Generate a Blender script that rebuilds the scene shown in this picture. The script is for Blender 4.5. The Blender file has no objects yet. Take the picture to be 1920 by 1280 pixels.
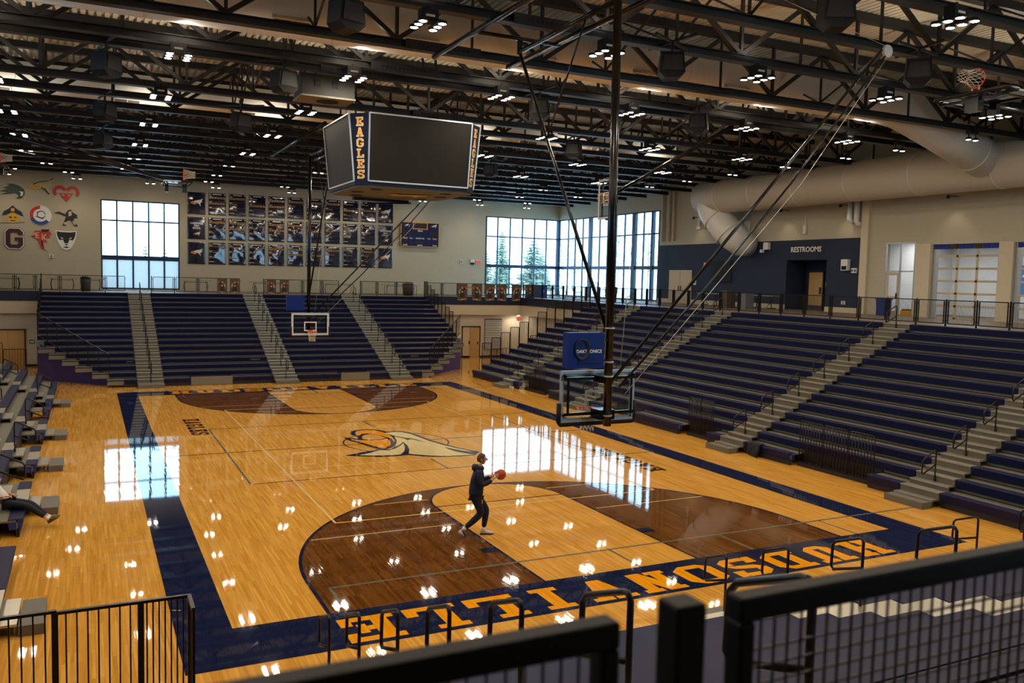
import bpy, bmesh, math, random
from mathutils import Vector, Matrix
random.seed(7)
SC = bpy.context.scene
COL = SC.collection
# ------------------------------------------------------------------ camera
CX, CY, CZ = -9.695, -28.561, 5.805
YAW, PITCH, ROLL = 0.4594, -0.0726, 0.0242
fw = Vector((math.sin(YAW)*math.cos(PITCH), math.cos(YAW)*math.cos(PITCH), math.sin(PITCH)))
rt = Vector((math.cos(YAW), -math.sin(YAW), 0.0)); up = rt.cross(fw)
r2 = rt*math.cos(ROLL) + up*math.sin(ROLL); u2 = -rt*math.sin(ROLL) + up*math.cos(ROLL)
camd = bpy.data.cameras.new('camera'); cam = bpy.data.objects.new('camera', camd); COL.objects.link(cam)
cam.matrix_world = Matrix(((r2.x, u2.x, -fw.x, CX), (r2.y, u2.y, -fw.y, CY), (r2.z, u2.z, -fw.z, CZ), (0, 0, 0, 1)))
camd.sensor_width = 36.0; camd.lens = 1614.475/1920*36; camd.clip_end = 400; camd.clip_start = 0.05
camd.dof.use_dof = True; camd.dof.focus_distance = 27.0; camd.dof.aperture_fstop = 4.0
SC.camera = cam
# ------------------------------------------------------------------ world and exposure
W = bpy.data.worlds.new('sky'); SC.world = W; W.use_nodes = True
wn = W.node_tree.nodes; wl = W.node_tree.links
bg = wn['Background']; bg.inputs['Color'].default_value = (0.44, 0.75, 1.0, 1); bg.inputs['Strength'].default_value = 5.4
SC.view_settings.view_transform = 'Standard'; SC.view_settings.look = 'None'
SC.view_settings.gamma = 1.0; SC.view_settings.use_curve_mapping = False
SC.view_settings.exposure = 0.0
UPSPOT_W = 85.0      # watts of the upward spot added at each fixture to brighten the roof
LENS = 250.0        # radiance of a lamp lens
WASH_W = 70.0       # watts of one two-lamp wall washer
SC.cycles.max_bounces = 6; SC.cycles.diffuse_bounces = 4; SC.cycles.glossy_bounces = 3
SC.cycles.transmission_bounces = 4; SC.cycles.transparent_max_bounces = 16
SC.cycles.sample_clamp_indirect = 6.0; SC.cycles.caustics_reflective = False; SC.cycles.caustics_refractive = False
# ------------------------------------------------------------------ materials
MT = {}
def lin(c):
    return tuple(((v/255)/12.92 if v/255 <= 0.04045 else ((v/255+0.055)/1.055)**2.4) for v in c)
def mat(name, rgb, rough=0.5, metal=0.0, var=0.08, scale=6.0, bump=0.0, coat=0.0, spec=0.5, bscale=None, stretch=None):
    """a procedural Principled material: noise-varied colour and optional noise bump; rgb is sRGB 0-255"""
    m = bpy.data.materials.new(name); m.use_nodes = True; nt = m.node_tree; N = nt.nodes; L = nt.links
    b = N['Principled BSDF']; c = lin(rgb)
    b.inputs['Roughness'].default_value = rough; b.inputs['Metallic'].default_value = metal
    b.inputs['Specular IOR Level'].default_value = spec; b.inputs['Coat Weight'].default_value = coat
    b.inputs['Coat Roughness'].default_value = 0.05
    tc = N.new('ShaderNodeTexCoord'); src = tc.outputs['Object']
    if stretch:
        mp = N.new('ShaderNodeMapping'); mp.inputs['Scale'].default_value = stretch; L.new(src, mp.inputs['Vector']); src = mp.outputs['Vector']
    no = N.new('ShaderNodeTexNoise'); no.inputs['Scale'].default_value = scale; no.inputs['Detail'].default_value = 3
    L.new(src, no.inputs['Vector'])
    mx = N.new('ShaderNodeMix'); mx.data_type = 'RGBA'
    mx.inputs['A'].default_value = tuple(max(0, v*(1-var)) for v in c) + (1,)
    mx.inputs['B'].default_value = tuple(min(1, v*(1+var)) for v in c) + (1,)
    L.new(no.outputs['Fac'], mx.inputs['Factor']); L.new(mx.outputs['Result'], b.inputs['Base Color'])
    if bump:
        n2 = no
        if bscale:
            n2 = N.new('ShaderNodeTexNoise'); n2.inputs['Scale'].default_value = bscale; L.new(src, n2.inputs['Vector'])
        bp = N.new('ShaderNodeBump'); bp.inputs['Strength'].default_value = bump; bp.inputs['Distance'].default_value = 0.02
        L.new(n2.outputs['Fac'], bp.inputs['Height']); L.new(bp.outputs['Normal'], b.inputs['Normal'])
    MT[name] = m; return m
def emit(name, rgb, s):
    m = bpy.data.materials.new(name); m.use_nodes = True; nt = m.node_tree; N = nt.nodes
    N.remove(N['Principled BSDF']); e = N.new('ShaderNodeEmission')
    e.inputs['Color'].default_value = lin(rgb) + (1,); e.inputs['Strength'].default_value = s
    nt.links.new(e.outputs[0], N['Material Output'].inputs['Surface']); MT[name] = m; return m
def glass(name, tint=(1, 1, 1), refl=0.06):
    m = bpy.data.materials.new(name); m.use_nodes = True; nt = m.node_tree; N = nt.nodes; L = nt.links
    N.remove(N['Principled BSDF'])
    t = N.new('ShaderNodeBsdfTransparent'); t.inputs['Color'].default_value = tint + (1,)
    g = N.new('ShaderNodeBsdfGlossy'); g.inputs['Roughness'].default_value = 0.02
    lw_ = N.new('ShaderNodeLayerWeight'); pw = N.new('ShaderNodeMath'); pw.operation = 'POWER'; pw.inputs[1].default_value = 4.0; L.new(lw_.outputs['Facing'], pw.inputs[0])
    fr = N.new('ShaderNodeMath'); fr.operation = 'MULTIPLY_ADD'; fr.inputs[1].default_value = 0.7; fr.inputs[2].default_value = 0.03; L.new(pw.outputs[0], fr.inputs[0])
    mx = N.new('ShaderNodeMixShader')
    L.new(fr.outputs[0], mx.inputs[0]); L.new(t.outputs[0], mx.inputs[1]); L.new(g.outputs[0], mx.inputs[2])
    L.new(mx.outputs[0], N['Material Output'].inputs['Surface']); MT[name] = m; return m
def film(name, c):
    m = bpy.data.materials.new(name); m.use_nodes = True; nt = m.node_tree; N = nt.nodes; L = nt.links; N.remove(N['Principled BSDF'])
    t = N.new('ShaderNodeBsdfTranslucent'); t.inputs['Color'].default_value = c + (1,); g = N.new('ShaderNodeBsdfGlossy'); g.inputs['Roughness'].default_value = 0.15; mx = N.new('ShaderNodeMixShader'); mx.inputs[0].default_value = 0.04
    L.new(t.outputs[0], mx.inputs[1]); L.new(g.outputs[0], mx.inputs[2]); L.new(mx.outputs[0], N['Material Output'].inputs['Surface']); MT[name] = m; return m
def wood(name, dark, light, coat_rough=0.028, gain=1.0):
    """maple strip floor: boards along y, 57 mm wide, with a glossy finish that ripples slightly from board to board"""
    m = bpy.data.materials.new(name); m.use_nodes = True; nt = m.node_tree; N = nt.nodes; L = nt.links
    b = N['Principled BSDF']
    geo = N.new('ShaderNodeNewGeometry')
    mp = N.new('ShaderNodeMapping'); mp.inputs['Rotation'].default_value = (0, 0, math.pi/2)
    L.new(geo.outputs['Position'], mp.inputs['Vector'])
    br = N.new('ShaderNodeTexBrick'); br.inputs['Scale'].default_value = 1.0; br.offset = 0.37; br.offset_frequency = 2
    br.inputs['Brick Width'].default_value = 1.05; br.inputs['Row Height'].default_value = 0.057
    br.inputs['Mortar Size'].default_value = 0.0012; br.inputs['Mortar Smooth'].default_value = 0.3
    br.inputs['Color1'].default_value = lin(dark) + (1,); br.inputs['Color2'].default_value = lin(light) + (1,)
    br.inputs['Mortar'].default_value = tuple(v*0.72 for v in lin(dark)) + (1,)
    L.new(mp.outputs['Vector'], br.inputs['Vector'])
    gm = N.new('ShaderNodeMapping'); gm.inputs['Scale'].default_value = (26, 0.9, 1); L.new(geo.outputs['Position'], gm.inputs['Vector'])
    gr = N.new('ShaderNodeTexNoise'); gr.inputs['Scale'].default_value = 1.0; gr.inputs['Detail'].default_value = 4; L.new(gm.outputs['Vector'], gr.inputs['Vector'])
    rp = N.new('ShaderNodeMapRange'); rp.inputs['From Min'].default_value = 0.3; rp.inputs['From Max'].default_value = 0.7
    rp.inputs['To Min'].default_value = 0.80*gain; rp.inputs['To Max'].default_value = 1.12*gain; L.new(gr.outputs['Fac'], rp.inputs['Value'])
    mu = N.new('ShaderNodeMix'); mu.data_type = 'RGBA'; mu.blend_type = 'MULTIPLY'; mu.inputs['Factor'].default_value = 1
    L.new(br.outputs['Color'], mu.inputs['A']); L.new(rp.outputs['Result'], mu.inputs['B']); L.new(mu.outputs['Result'], b.inputs['Base Color'])
    b.inputs['Roughness'].default_value = coat_rough; b.inputs['Specular IOR Level'].default_value = 0.5
    wm = N.new('ShaderNodeMapping'); wm.inputs['Scale'].default_value = (17.5, 1.3, 1); L.new(geo.outputs['Position'], wm.inputs['Vector'])
    wv = N.new('ShaderNodeTexNoise'); wv.inputs['Scale'].default_value = 1.0; wv.inputs['Detail'].default_value = 1; L.new(wm.outputs['Vector'], wv.inputs['Vector'])
    bp = N.new('ShaderNodeBump'); bp.inputs['Strength'].default_value = 0.03; bp.inputs['Distance'].default_value = 0.01
    L.new(wv.outputs['Fac'], bp.inputs['Height']); L.new(bp.outputs['Normal'], b.inputs['Normal'])
    MT[name] = m; return m
def paint(name, rgb, rough=0.028, var=0.1):
    """floor paint under the same clear finish as the boards"""
    m = wood(name, tuple(v*(1-var*0.5) for v in rgb), tuple(min(255, v*(1+var*0.5)) for v in rgb), rough)
    for n in m.node_tree.nodes:
        if n.type == 'TEX_BRICK': n.inputs['Mortar'].default_value = n.inputs['Color1'].default_value
    return m
def blocks(name, rgb, bw=0.4, bh=0.2, bump=0.25, rough=0.7, axis='xz', edge=0.9):
    """painted concrete block wall"""
    m = bpy.data.materials.new(name); m.use_nodes = True; nt = m.node_tree; N = nt.nodes; L = nt.links
    b = N['Principled BSDF']; b.inputs['Roughness'].default_value = rough
    geo = N.new('ShaderNodeNewGeometry'); sp = N.new('ShaderNodeSeparateXYZ'); L.new(geo.outputs['Position'], sp.inputs[0])
    ad = N.new('ShaderNodeMath'); ad.operation = 'ADD'; L.new(sp.outputs['X'], ad.inputs[0]); L.new(sp.outputs['Y'], ad.inputs[1])
    cb = N.new('ShaderNodeCombineXYZ'); L.new(ad.outputs[0], cb.inputs['X']); L.new(sp.outputs['Z'], cb.inputs['Y'])
    br = N.new('ShaderNodeTexBrick'); br.inputs['Scale'].default_value = 1; br.inputs['Brick Width'].default_value = bw; br.inputs['Row Height'].default_value = bh
    br.inputs['Mortar Size'].default_value = 0.006; br.inputs['Mortar Smooth'].default_value = 0.6
    c = lin(rgb)
    br.inputs['Color1'].default_value = c + (1,); br.inputs['Color2'].default_value = tuple(v*0.97 for v in c) + (1,); br.inputs['Mortar'].default_value = tuple(v*edge for v in c) + (1,)
    L.new(cb.outputs[0], br.inputs['Vector']); L.new(br.outputs['Color'], b.inputs['Base Color'])
    iv = N.new('ShaderNodeMath'); iv.operation = 'SUBTRACT'; iv.inputs[0].default_value = 1; L.new(br.outputs['Fac'], iv.inputs[1])
    bp = N.new('ShaderNodeBump'); bp.inputs['Strength'].default_value = bump; bp.inputs['Distance'].default_value = 0.01
    L.new(iv.outputs[0], bp.inputs['Height']); L.new(bp.outputs['Normal'], b.inputs['Normal']); MT[name] = m; return m
wood('maple', (216, 152, 56), (236, 176, 78))
wood('stained', (92, 54, 18), (124, 76, 28))
paint('navy_paint', (26, 34, 66)); paint('gold_paint', (250, 164, 14), var=0.03); paint('cream_paint', (238, 214, 150), var=0.03)
paint('line_cream', (236, 208, 140), var=0.02); paint('line_faint', (224, 172, 104), var=0.02); paint('line_grey', (112, 112, 96), var=0.04); paint('line_dark', (70, 48, 26), var=0.04); paint('line_navy', (30, 34, 60), var=0.04)
paint('brown_letter', (66, 34, 14), var=0.06)
blocks('wall_beige', (188, 178, 152)); blocks('wall_navy', (22, 33, 58), bump=0.3); blocks('wall_cream', (214, 205, 182)); blocks('wall_white', (206, 208, 206), bump=0.5)
mat('fascia_navy', (20, 30, 58), 0.45, var=0.15); mat('fascia_beige', (212, 196, 165), 0.7, var=0.03)
mat('deck_roof', (204, 194, 172), 0.5, metal=0.0, var=0.06, scale=1.2)
mat('steel_black', (22, 20, 20), 0.5, var=0.2, scale=3); mat('steel_grey', (92, 92, 96), 0.45, metal=0.6)
mat('pipe_black', (16, 15, 16), 0.22, metal=0.3, var=0.1)
mat('duct_white', (226, 220, 206), 0.45, metal=0.0, var=0.02, scale=1.0); mat('duct_wrap', (196, 184, 160), 0.6, var=0.03)
mat('seat_navy', (16, 21, 60), 0.5, var=0.08, scale=3, spec=0.22); mat('seat_end', (30, 54, 124), 0.4)
mat('deck_grey', (116, 111, 96), 0.6, var=0.08, scale=4); mat('aluminium', (196, 190, 172), 0.3, metal=0.75, var=0.06); mat('riser_grey', (104, 98, 84), 0.5, var=0.06); mat('kick_black', (28, 22, 24), 0.6)
mat('rail_brown', (34, 26, 22), 0.35, metal=0.3); mat('rail_navy', (13, 12, 15), 0.55, spec=0.25); mat('wire_dark', (22, 22, 26), 0.5)
mat('vinyl_purple', (70, 58, 128), 0.5, var=0.12, scale=2, bump=0.3); mat('concourse', (118, 104, 86), 0.45, var=0.06)
mat('concourse_dark', (84, 72, 60), 0.5); mat('frame_navy', (24, 46, 74), 0.35, metal=0.3); mat('frame_silver', (186, 190, 192), 0.35, metal=0.6)
mat('door_wood', (196, 160, 104), 0.45, var=0.08, scale=2, stretch=(6, 6, 0.6)); mat('door_tan', (200, 178, 142), 0.5, var=0.03); mat('door_frame', (70, 40, 24), 0.5)
mat('black_plastic', (11, 11, 12), 0.6, spec=0.3, var=0.1); mat('grey_plastic', (110, 110, 112), 0.5); mat('white_plastic', (226, 224, 216), 0.45, var=0.02)
mat('screen', (30, 27, 21), 0.6, var=0.03, scale=40, spec=0.25); mat('board_navy', (14, 17, 40), 0.5, spec=0.2); mat('board_blue', (16, 30, 84), 0.45, spec=0.25); mat('score_dark', (24, 14, 14), 0.4)
mat('box_blue', (10, 40, 116), 0.45, spec=0.2); mat('gold', (236, 170, 40), 0.45, var=0.02); mat('white', (236, 234, 228), 0.5, var=0.02); mat('orange_rim', (226, 74, 26), 0.4); mat('net_white', (226, 214, 190), 0.7)
mat('maroon', (70, 22, 34), 0.5); mat('red', (196, 50, 38), 0.5); mat('emblem_green', (34, 60, 46), 0.5); mat('emblem_black', (28, 28, 32), 0.5); mat('emblem_navy', (26, 34, 66), 0.5); mat('emblem_gold', (220, 168, 40), 0.5); mat('emblem_blue', (36, 70, 146), 0.5); mat('emblem_tan', (206, 186, 140), 0.5); mat('orange', (226, 150, 40), 0.5)
mat('acrylic_navy', (30, 30, 52), 0.06, coat=1.0, var=0.1, bump=0.0); mat('plaque_gold', (150, 104, 30), 0.4); mat('print_white', (222, 220, 212), 0.3)
mat('skin', (206, 150, 122), 0.5, var=0.05, scale=20); mat('hoodie', (24, 30, 52), 0.8, var=0.15, scale=12, bump=0.2); mat('trousers', (20, 22, 36), 0.8, var=0.12, scale=12, bump=0.2); mat('shoe', (206, 200, 188), 0.6); mat('shoe_dark', (40, 38, 36), 0.6); mat('shoe_olive', (104, 88, 44), 0.6); mat('hair', (88, 60, 34), 0.7, var=0.3, scale=40, bump=0.4); mat('ball', (190, 74, 30), 0.55, var=0.1, scale=60, bump=0.2); mat('shirt_white', (214, 212, 204), 0.8)
mat('table_top', (150, 142, 126), 0.5); mat('bin_brown', (78, 66, 56), 0.6); mat('bin_blue', (26, 44, 108), 0.45); mat('cloth_black', (24, 24, 32), 0.85, bump=0.3)
mat('poster_bg', (92, 72, 50), 0.5, var=0.35, scale=9); mat('poster_skin', (204, 154, 110), 0.5); mat('poster_navy', (30, 32, 52), 0.5); mat('poster_ball', (196, 86, 46), 0.5)
mat('snow', (236, 242, 250), 0.9, var=0.02); mat('pine', (126, 142, 122), 0.8, var=0.3, scale=3); mat('bark', (158, 144, 130), 0.9); mat('tile_ceiling', (160, 150, 130), 0.7); mat('mural_blue', (60, 120, 190), 0.5); mat('acoustic_blue', (28, 44, 130), 0.8); mat('acoustic_grey', (58, 52, 46), 0.8); mat('cable', (30, 30, 32), 0.5); mat('wire_rope', (196, 192, 180), 0.4, metal=0.5)
mat('exit_red', (206, 70, 66), 0.5); emit('lamp_glow', (255, 238, 214), LENS); emit('tube_glow', (255, 250, 240), 5.0); emit('exit_glow', (255, 96, 88), 0.7)
glass('pane_glass'); film('film_glass', (0.30, 0.27, 0.25)); mat('scoreboard_base', (84, 90, 100), 0.6); mat('hoist_grey', (56, 55, 53), 0.6, spec=0.2); glass('board_glass', (0.93, 0.97, 0.97))
# ------------------------------------------------------------------ mesh helpers
class MB:
    """collects boxes, bars, tubes and polygons; build() links them as ONE mesh object"""
    def __init__(s): s.v = []; s.f = []; s.m = []; s.sm = []
    def face(s, pts, m=0, smooth=False):
        n = len(s.v); s.v += [tuple(p) for p in pts]; s.f.append(tuple(range(n, n+len(pts)))); s.m.append(m); s.sm.append(smooth); return s
    def box(s, x0, x1, y0, y1, z0, z1, m=0):
        n = len(s.v)
        s.v += [(x0,y0,z0),(x1,y0,z0),(x1,y1,z0),(x0,y1,z0),(x0,y0,z1),(x1,y0,z1),(x1,y1,z1),(x0,y1,z1)]
        for f in ((0,3,2,1),(4,5,6,7),(0,1,5,4),(1,2,6,5),(2,3,7,6),(3,0,4,7)): s.f.append(tuple(n+i for i in f)); s.m.append(m); s.sm.append(False)
        return s
    def bar(s, p, q, w, h=None, m=0, upv=(0,0,1)):
        h = h or w; p = Vector(p); q = Vector(q); d = (q-p).normalized(); u = Vector(upv)
        if abs(d.dot(u)) > 0.98: u = Vector((0,1,0))
        a = d.cross(u).normalized()*w/2; b = a.cross(d).normalized()*h/2; n = len(s.v)
        for e in (p, q):
            for k in (-a-b, a-b, a+b, -a+b): s.v.append(tuple(e+k))
        for f in ((0,1,2,3),(7,6,5,4),(0,4,5,1),(1,5,6,2),(2,6,7,3),(3,7,4,0)): s.f.append(tuple(n+i for i in f)); s.m.append(m); s.sm.append(False)
        return s
    def tube(s, pts, r, k=8, m=0, caps=True, closed=False):
        P = [Vector(p) for p in pts]; n0 = len(s.v); N = len(P); rr = r if isinstance(r, (list, tuple)) else [r]*N
        prev = None
        for i in range(N):
            if closed: d = (P[(i+1) % N]-P[i-1])
            else: d = (P[min(i+1, N-1)]-P[max(i-1, 0)])
            d.normalize()
            if prev is None:
                a = d.cross(Vector((0,0,1)) if abs(d.z) < 0.95 else Vector((0,1,0))).normalized()
            else:
                a = (prev - d*prev.dot(d)); a.normalize()
            prev = a; b = d.cross(a)
            for j in range(k):
                t = 2*math.pi*j/k; s.v.append(tuple(P[i]+(a*math.cos(t)+b*math.sin(t))*rr[i]))
        for i in range(N if closed else N-1):
            i2 = (i+1) % N
            for j in range(k):
                j2 = (j+1) % k; s.f.append((n0+i*k+j, n0+i*k+j2, n0+i2*k+j2, n0+i2*k+j)); s.m.append(m); s.sm.append(True)
        if caps and not closed:
            s.f.append(tuple(n0+j for j in range(k))[::-1]); s.f.append(tuple(n0+(N-1)*k+j for j in range(k))); s.m += [m, m]; s.sm += [False, False]
        return s
    def prism(s, pts, o, u, v, depth, m=0, mside=None):
        """polygon pts (a,b) at o + a*u + b*v, extruded by depth along u x v"""
        o = Vector(o); u = Vector(u); v = Vector(v); n = u.cross(v).normalized()*depth; k = len(pts)
        A = [o+u*a+v*b for a, b in pts]
        s.face([p+n for p in A], m)
        if depth:
            s.face(A[::-1], m)
            for i in range(k): s.face([A[i], A[(i+1) % k], A[(i+1) % k]+n, A[i]+n], m if mside is None else mside)
        return s
    def lathe(s, prof, c, k=16, m=0, axis='z'):
        n0 = len(s.v)
        for (r, h) in prof:
            for j in range(k):
                t = 2*math.pi*j/k; a, b = r*math.cos(t), r*math.sin(t)
                s.v.append((c[0]+a, c[1]+b, c[2]+h) if axis == 'z' else ((c[0]+a, c[1]+h, c[2]+b) if axis == 'y' else (c[0]+h, c[1]+a, c[2]+b)))
        for i in range(len(prof)-1):
            for j in range(k):
                j2 = (j+1) % k; s.f.append((n0+i*k+j, n0+i*k+j2, n0+(i+1)*k+j2, n0+(i+1)*k+j)); s.m.append(m); s.sm.append(True)
        s.f.append(tuple(n0+j for j in range(k))[::-1]); s.f.append(tuple(n0+(len(prof)-1)*k+j for j in range(k))); s.m += [m, m]; s.sm += [False, False]
        return s
    def xform(s, M):
        s.v = [tuple(M @ Vector(p)) for p in s.v]; return s
    def mesh(s, name, mats):
        me = bpy.data.meshes.new(name); me.from_pydata(s.v, [], s.f)
        for mm in (mats if isinstance(mats, (list, tuple)) else [mats]): me.materials.append(MT[mm] if isinstance(mm, str) else mm)
        me.polygons.foreach_set('material_index', s.m); me.polygons.foreach_set('use_smooth', s.sm)
        b = bmesh.new(); b.from_mesh(me); bmesh.ops.recalc_face_normals(b, faces=b.faces); b.to_mesh(me); b.free(); me.update(); return me
    def build(s, name, mats, parent=None, loc=None):
        return place(name, s.mesh(name, mats), parent, loc)
def place(name, me, parent=None, loc=None, rotz=None):
    o = bpy.data.objects.new(name, me); COL.objects.link(o)
    if parent is not None: o.parent = parent
    if loc is not None: o.location = loc
    if rotz is not None: o.rotation_euler = (0, 0, rotz)
    return o
def thing(name, label, cat, loc=(0,0,0), rotz=0.0, group=None):
    o = place(name, None, None, loc, rotz); o.empty_display_size = 0.1; return tag(o, label, cat, group)
def tag(o, label, cat=None, group=None, kind=None):
    o['label'] = label
    if cat: o['category'] = cat
    if group: o['group'] = group
    if kind: o['kind'] = kind
    return o
def struct(o, label=None):
    o['kind'] = 'structure'
    if label: o['label'] = label
    return o
def copy_tree(o, parent=None, loc=None, rotz=None):
    c = o.copy(); COL.objects.link(c); c.parent = parent
    if loc is not None: c.location = loc
    if rotz is not None: c.rotation_euler = (0, 0, rotz)
    for ch in o.children: copy_tree(ch, c)
    return c
ORD = ['zeroth','first','second','third','fourth','fifth','sixth','seventh','eighth','ninth','tenth','eleventh','twelfth','thirteenth','fourteenth','fifteenth','sixteenth','seventeenth','eighteenth','nineteenth','twentieth','twenty-first','twenty-second','twenty-third','twenty-fourth','twenty-fifth','twenty-sixth']
# ------------------------------------------------------------------ block lettering (slab capitals on a 6 x 8 grid)
def R(a, b, c, d): return [(a,b),(c,b),(c,d),(a,d)]
GL = {
 'H': [R(.7,0,2.5,8), R(3.5,0,5.3,8), R(0,0,2.8,1.3), R(3.2,0,6,1.3), R(0,6.7,2.8,8), R(3.2,6.7,6,8), R(2,3.3,4,4.7)],
 'U': [R(.7,1.4,2.5,8), R(3.5,1.4,5.3,8), R(0,6.7,2.8,8), R(3.2,6.7,6,8), [(.7,1.4),(2,0),(4,0),(5.3,1.4)], [(.7,1.4),(5.3,1.4),(5.3,1.5),(.7,1.5)]],
 'D': [R(.7,0,2.5,8), R(0,0,4.4,1.4), R(0,6.6,4.4,8), R(4.2,1.6,6,6.4), [(4.4,0),(6,1.6),(4.2,1.6),(4.0,1.4)], [(4.4,8),(4.0,6.6),(4.2,6.4),(6,6.4)]],
 'O': [R(0,1.6,1.8,6.4), R(4.2,1.6,6,6.4), R(1.6,0,4.4,1.5), R(1.6,6.5,4.4,8), [(0,1.6),(1.6,0),(1.8,1.5),(1.8,1.6)], [(6,1.6),(4.2,1.6),(4.2,1.5),(4.4,0)], [(0,6.4),(1.8,6.4),(1.8,6.5),(1.6,8)], [(6,6.4),(4.4,8),(4.2,6.5),(4.2,6.4)]],
 'S': [R(1.4,0,4.6,1.4), R(1.4,6.6,4.6,8), [(.1,5),(1.9,5.2),(1.9,6.6),(1.4,8),(.1,6.7)], [(4.1,1.4),(4.6,0),(5.9,1.3),(5.9,3),(4.1,2.9)], [(.1,5),(1.4,3.6),(4.6,3.1),(5.9,3),(4.6,4.4),(1.9,5.2)], [(0,0),(1.2,0),(1.6,1.4),(1.8,2.6),(0,2.6)], [(4.2,5.4),(6,5.4),(6,8),(4.8,8),(4.4,6.6)]],
 'N': [R(.6,0,2.2,8), R(3.8,0,5.4,8), R(0,0,2.8,1.2), R(3.4,6.8,6,8), R(0,6.8,2.4,8), [(.9,8),(2.7,8),(5.2,0),(3.4,0)]],
 'V': [[(.5,8),(2.5,8),(3.9,0),(2.1,0)], [(5.5,8),(3.7,8),(2.2,0),(3.9,0)], R(0,6.8,3,8), R(3.3,6.8,6,8)],
 'I': [R(1.2,0,4.8,1.3), R(1.2,6.7,4.8,8), R(2.1,0,3.9,8)],
 'L': [R(0,0,6,1.4), R(.8,0,2.6,8), R(0,6.7,3.6,8), R(4.6,0,6,3)],
 'E': [R(.8,0,2.6,8), R(0,0,6,1.4), R(0,6.6,6,8), R(4.7,0,6,2.8), R(4.7,5.2,6,8), R(2,3.3,4.2,4.7), R(3.4,2.5,4.4,5.5)],
 'A': [[(.4,0),(2.0,0),(3.9,8),(2.1,8)], [(5.6,0),(3.8,0),(2.2,8),(3.9,8)], R(0,0,2.6,1.2), R(3.4,0,6,1.2), R(1.6,2.2,4.4,3.5)],
 'G': [R(0,1.6,1.8,6.4), R(1.6,0,4.4,1.5), R(1.6,6.5,4.4,8), [(0,1.6),(1.6,0),(1.8,1.5),(1.8,1.6)], [(0,6.4),(1.8,6.4),(1.8,6.5),(1.6,8)], [(4.2,1.5),(4.4,0),(6,1.6),(6,4),(4.2,4)], R(3.2,2.9,6,4.1), [(6,6.4),(4.4,8),(4.2,6.5),(4.2,5.2),(6,5.2)]],
}
def letters(mb, word, o, u, v, w, h, pitch, m=0, depth=0.0):
    """block word: letter boxes w x h, spaced by pitch along u from o"""
    o = Vector(o); u = Vector(u); v = Vector(v)
    for i, ch in enumerate(word):
        for k, pg in enumerate(GL.get(ch, [])):
            mb.prism([(a/6*w+i*pitch, b/8*h) for a, b in pg], o+u.cross(v).normalized()*(0.0004*k if depth == 0 else 0), u, v, depth, m)
    return mb
# plain lettering from the built-in font, made once
TX = {}
def text_meshes(words):
    tmp = []
    for w in words:
        cu = bpy.data.curves.new('lettering', 'FONT'); cu.body = w; cu.size = 1.0; cu.align_x = 'CENTER'; cu.align_y = 'CENTER'; cu.extrude = 0.02; cu.offset = 0.018; cu.resolution_u = 2
        ob = bpy.data.objects.new('lettering', cu); COL.objects.link(ob); tmp.append((w, ob))
    dg = bpy.context.evaluated_depsgraph_get()
    for w, ob in tmp:
        me = bpy.data.meshes.new_from_object(ob.evaluated_get(dg)); TX[w] = me
    for w, ob in tmp:
        cu = ob.data; bpy.data.objects.remove(ob); bpy.data.curves.remove(cu)
def text(name, w, mtl, o, u, v, size, parent, xs=1.0):
    me = TX[w].copy(); me.materials.clear(); me.materials.append(MT[mtl])
    u = Vector(u).normalized(); v = Vector(v).normalized(); n = u.cross(v)
    M = Matrix(((u.x, v.x, n.x, o[0]), (u.y, v.y, n.y, o[1]), (u.z, v.z, n.z, o[2]), (0,0,0,1))) @ Matrix.Diagonal((size*xs, size, size, 1))
    me.transform(M); return place(name, me, parent)
text_meshes(['RESTROOMS', 'DAKTRONICS', 'PERIOD', 'FOULS', 'T.O.L.', 'PLAYER FOUL', 'SCORE', 'MATCH', 'EXIT', 'HUDSONVILLE', 'HIGH', 'SCHOOL', 'E', 'K'])
# ------------------------------------------------------------------ the floor and its painted court
HX, HY, BX, BY = 7.62, 14.325, 0.86, 1.46
floor = struct(MB().box(-27, 27, -37, 37, -0.3, 0.0).build('floor', 'maple'), 'glossy maple strip basketball floor')
def flat(name, polys, z, m):
    mb = MB()
    for pg in polys: mb.face([(a, b, z) for a, b in pg])
    return mb.build(name, m, floor)
def strip(pts, w, closed=False):
    """quads of width w along a polyline"""
    out = []; n = len(pts)
    P = [Vector((a, b)) for a, b in pts]; off = []
    for i in range(n):
        d = (P[(i+1) % n]-P[i-1]) if closed else (P[min(i+1, n-1)]-P[max(i-1, 0)])
        d.normalize(); off.append(Vector((-d.y, d.x))*w/2)
    for i in range(n if closed else n-1):
        j = (i+1) % n; out.append([tuple(P[i]+off[i]), tuple(P[i]-off[i]), tuple(P[j]-off[j]), tuple(P[j]+off[j])])
    return out
def rect(a, b, c, d): return [(a, b), (c, b), (c, d), (a, d)]
ox, oy = HX+BX, HY+BY
flat('court_border', [rect(-ox, -oy, ox, -HY), rect(-ox, HY, ox, oy), rect(-ox, -HY, -HX, HY), rect(HX, -HY, ox, HY)], 0.002, 'navy_paint')
def arc(cx, cy, r, a0, a1, n): return [(cx+r*math.cos(a0+(a1-a0)*i/n), cy+r*math.sin(a0+(a1-a0)*i/n)) for i in range(n+1)]
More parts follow.
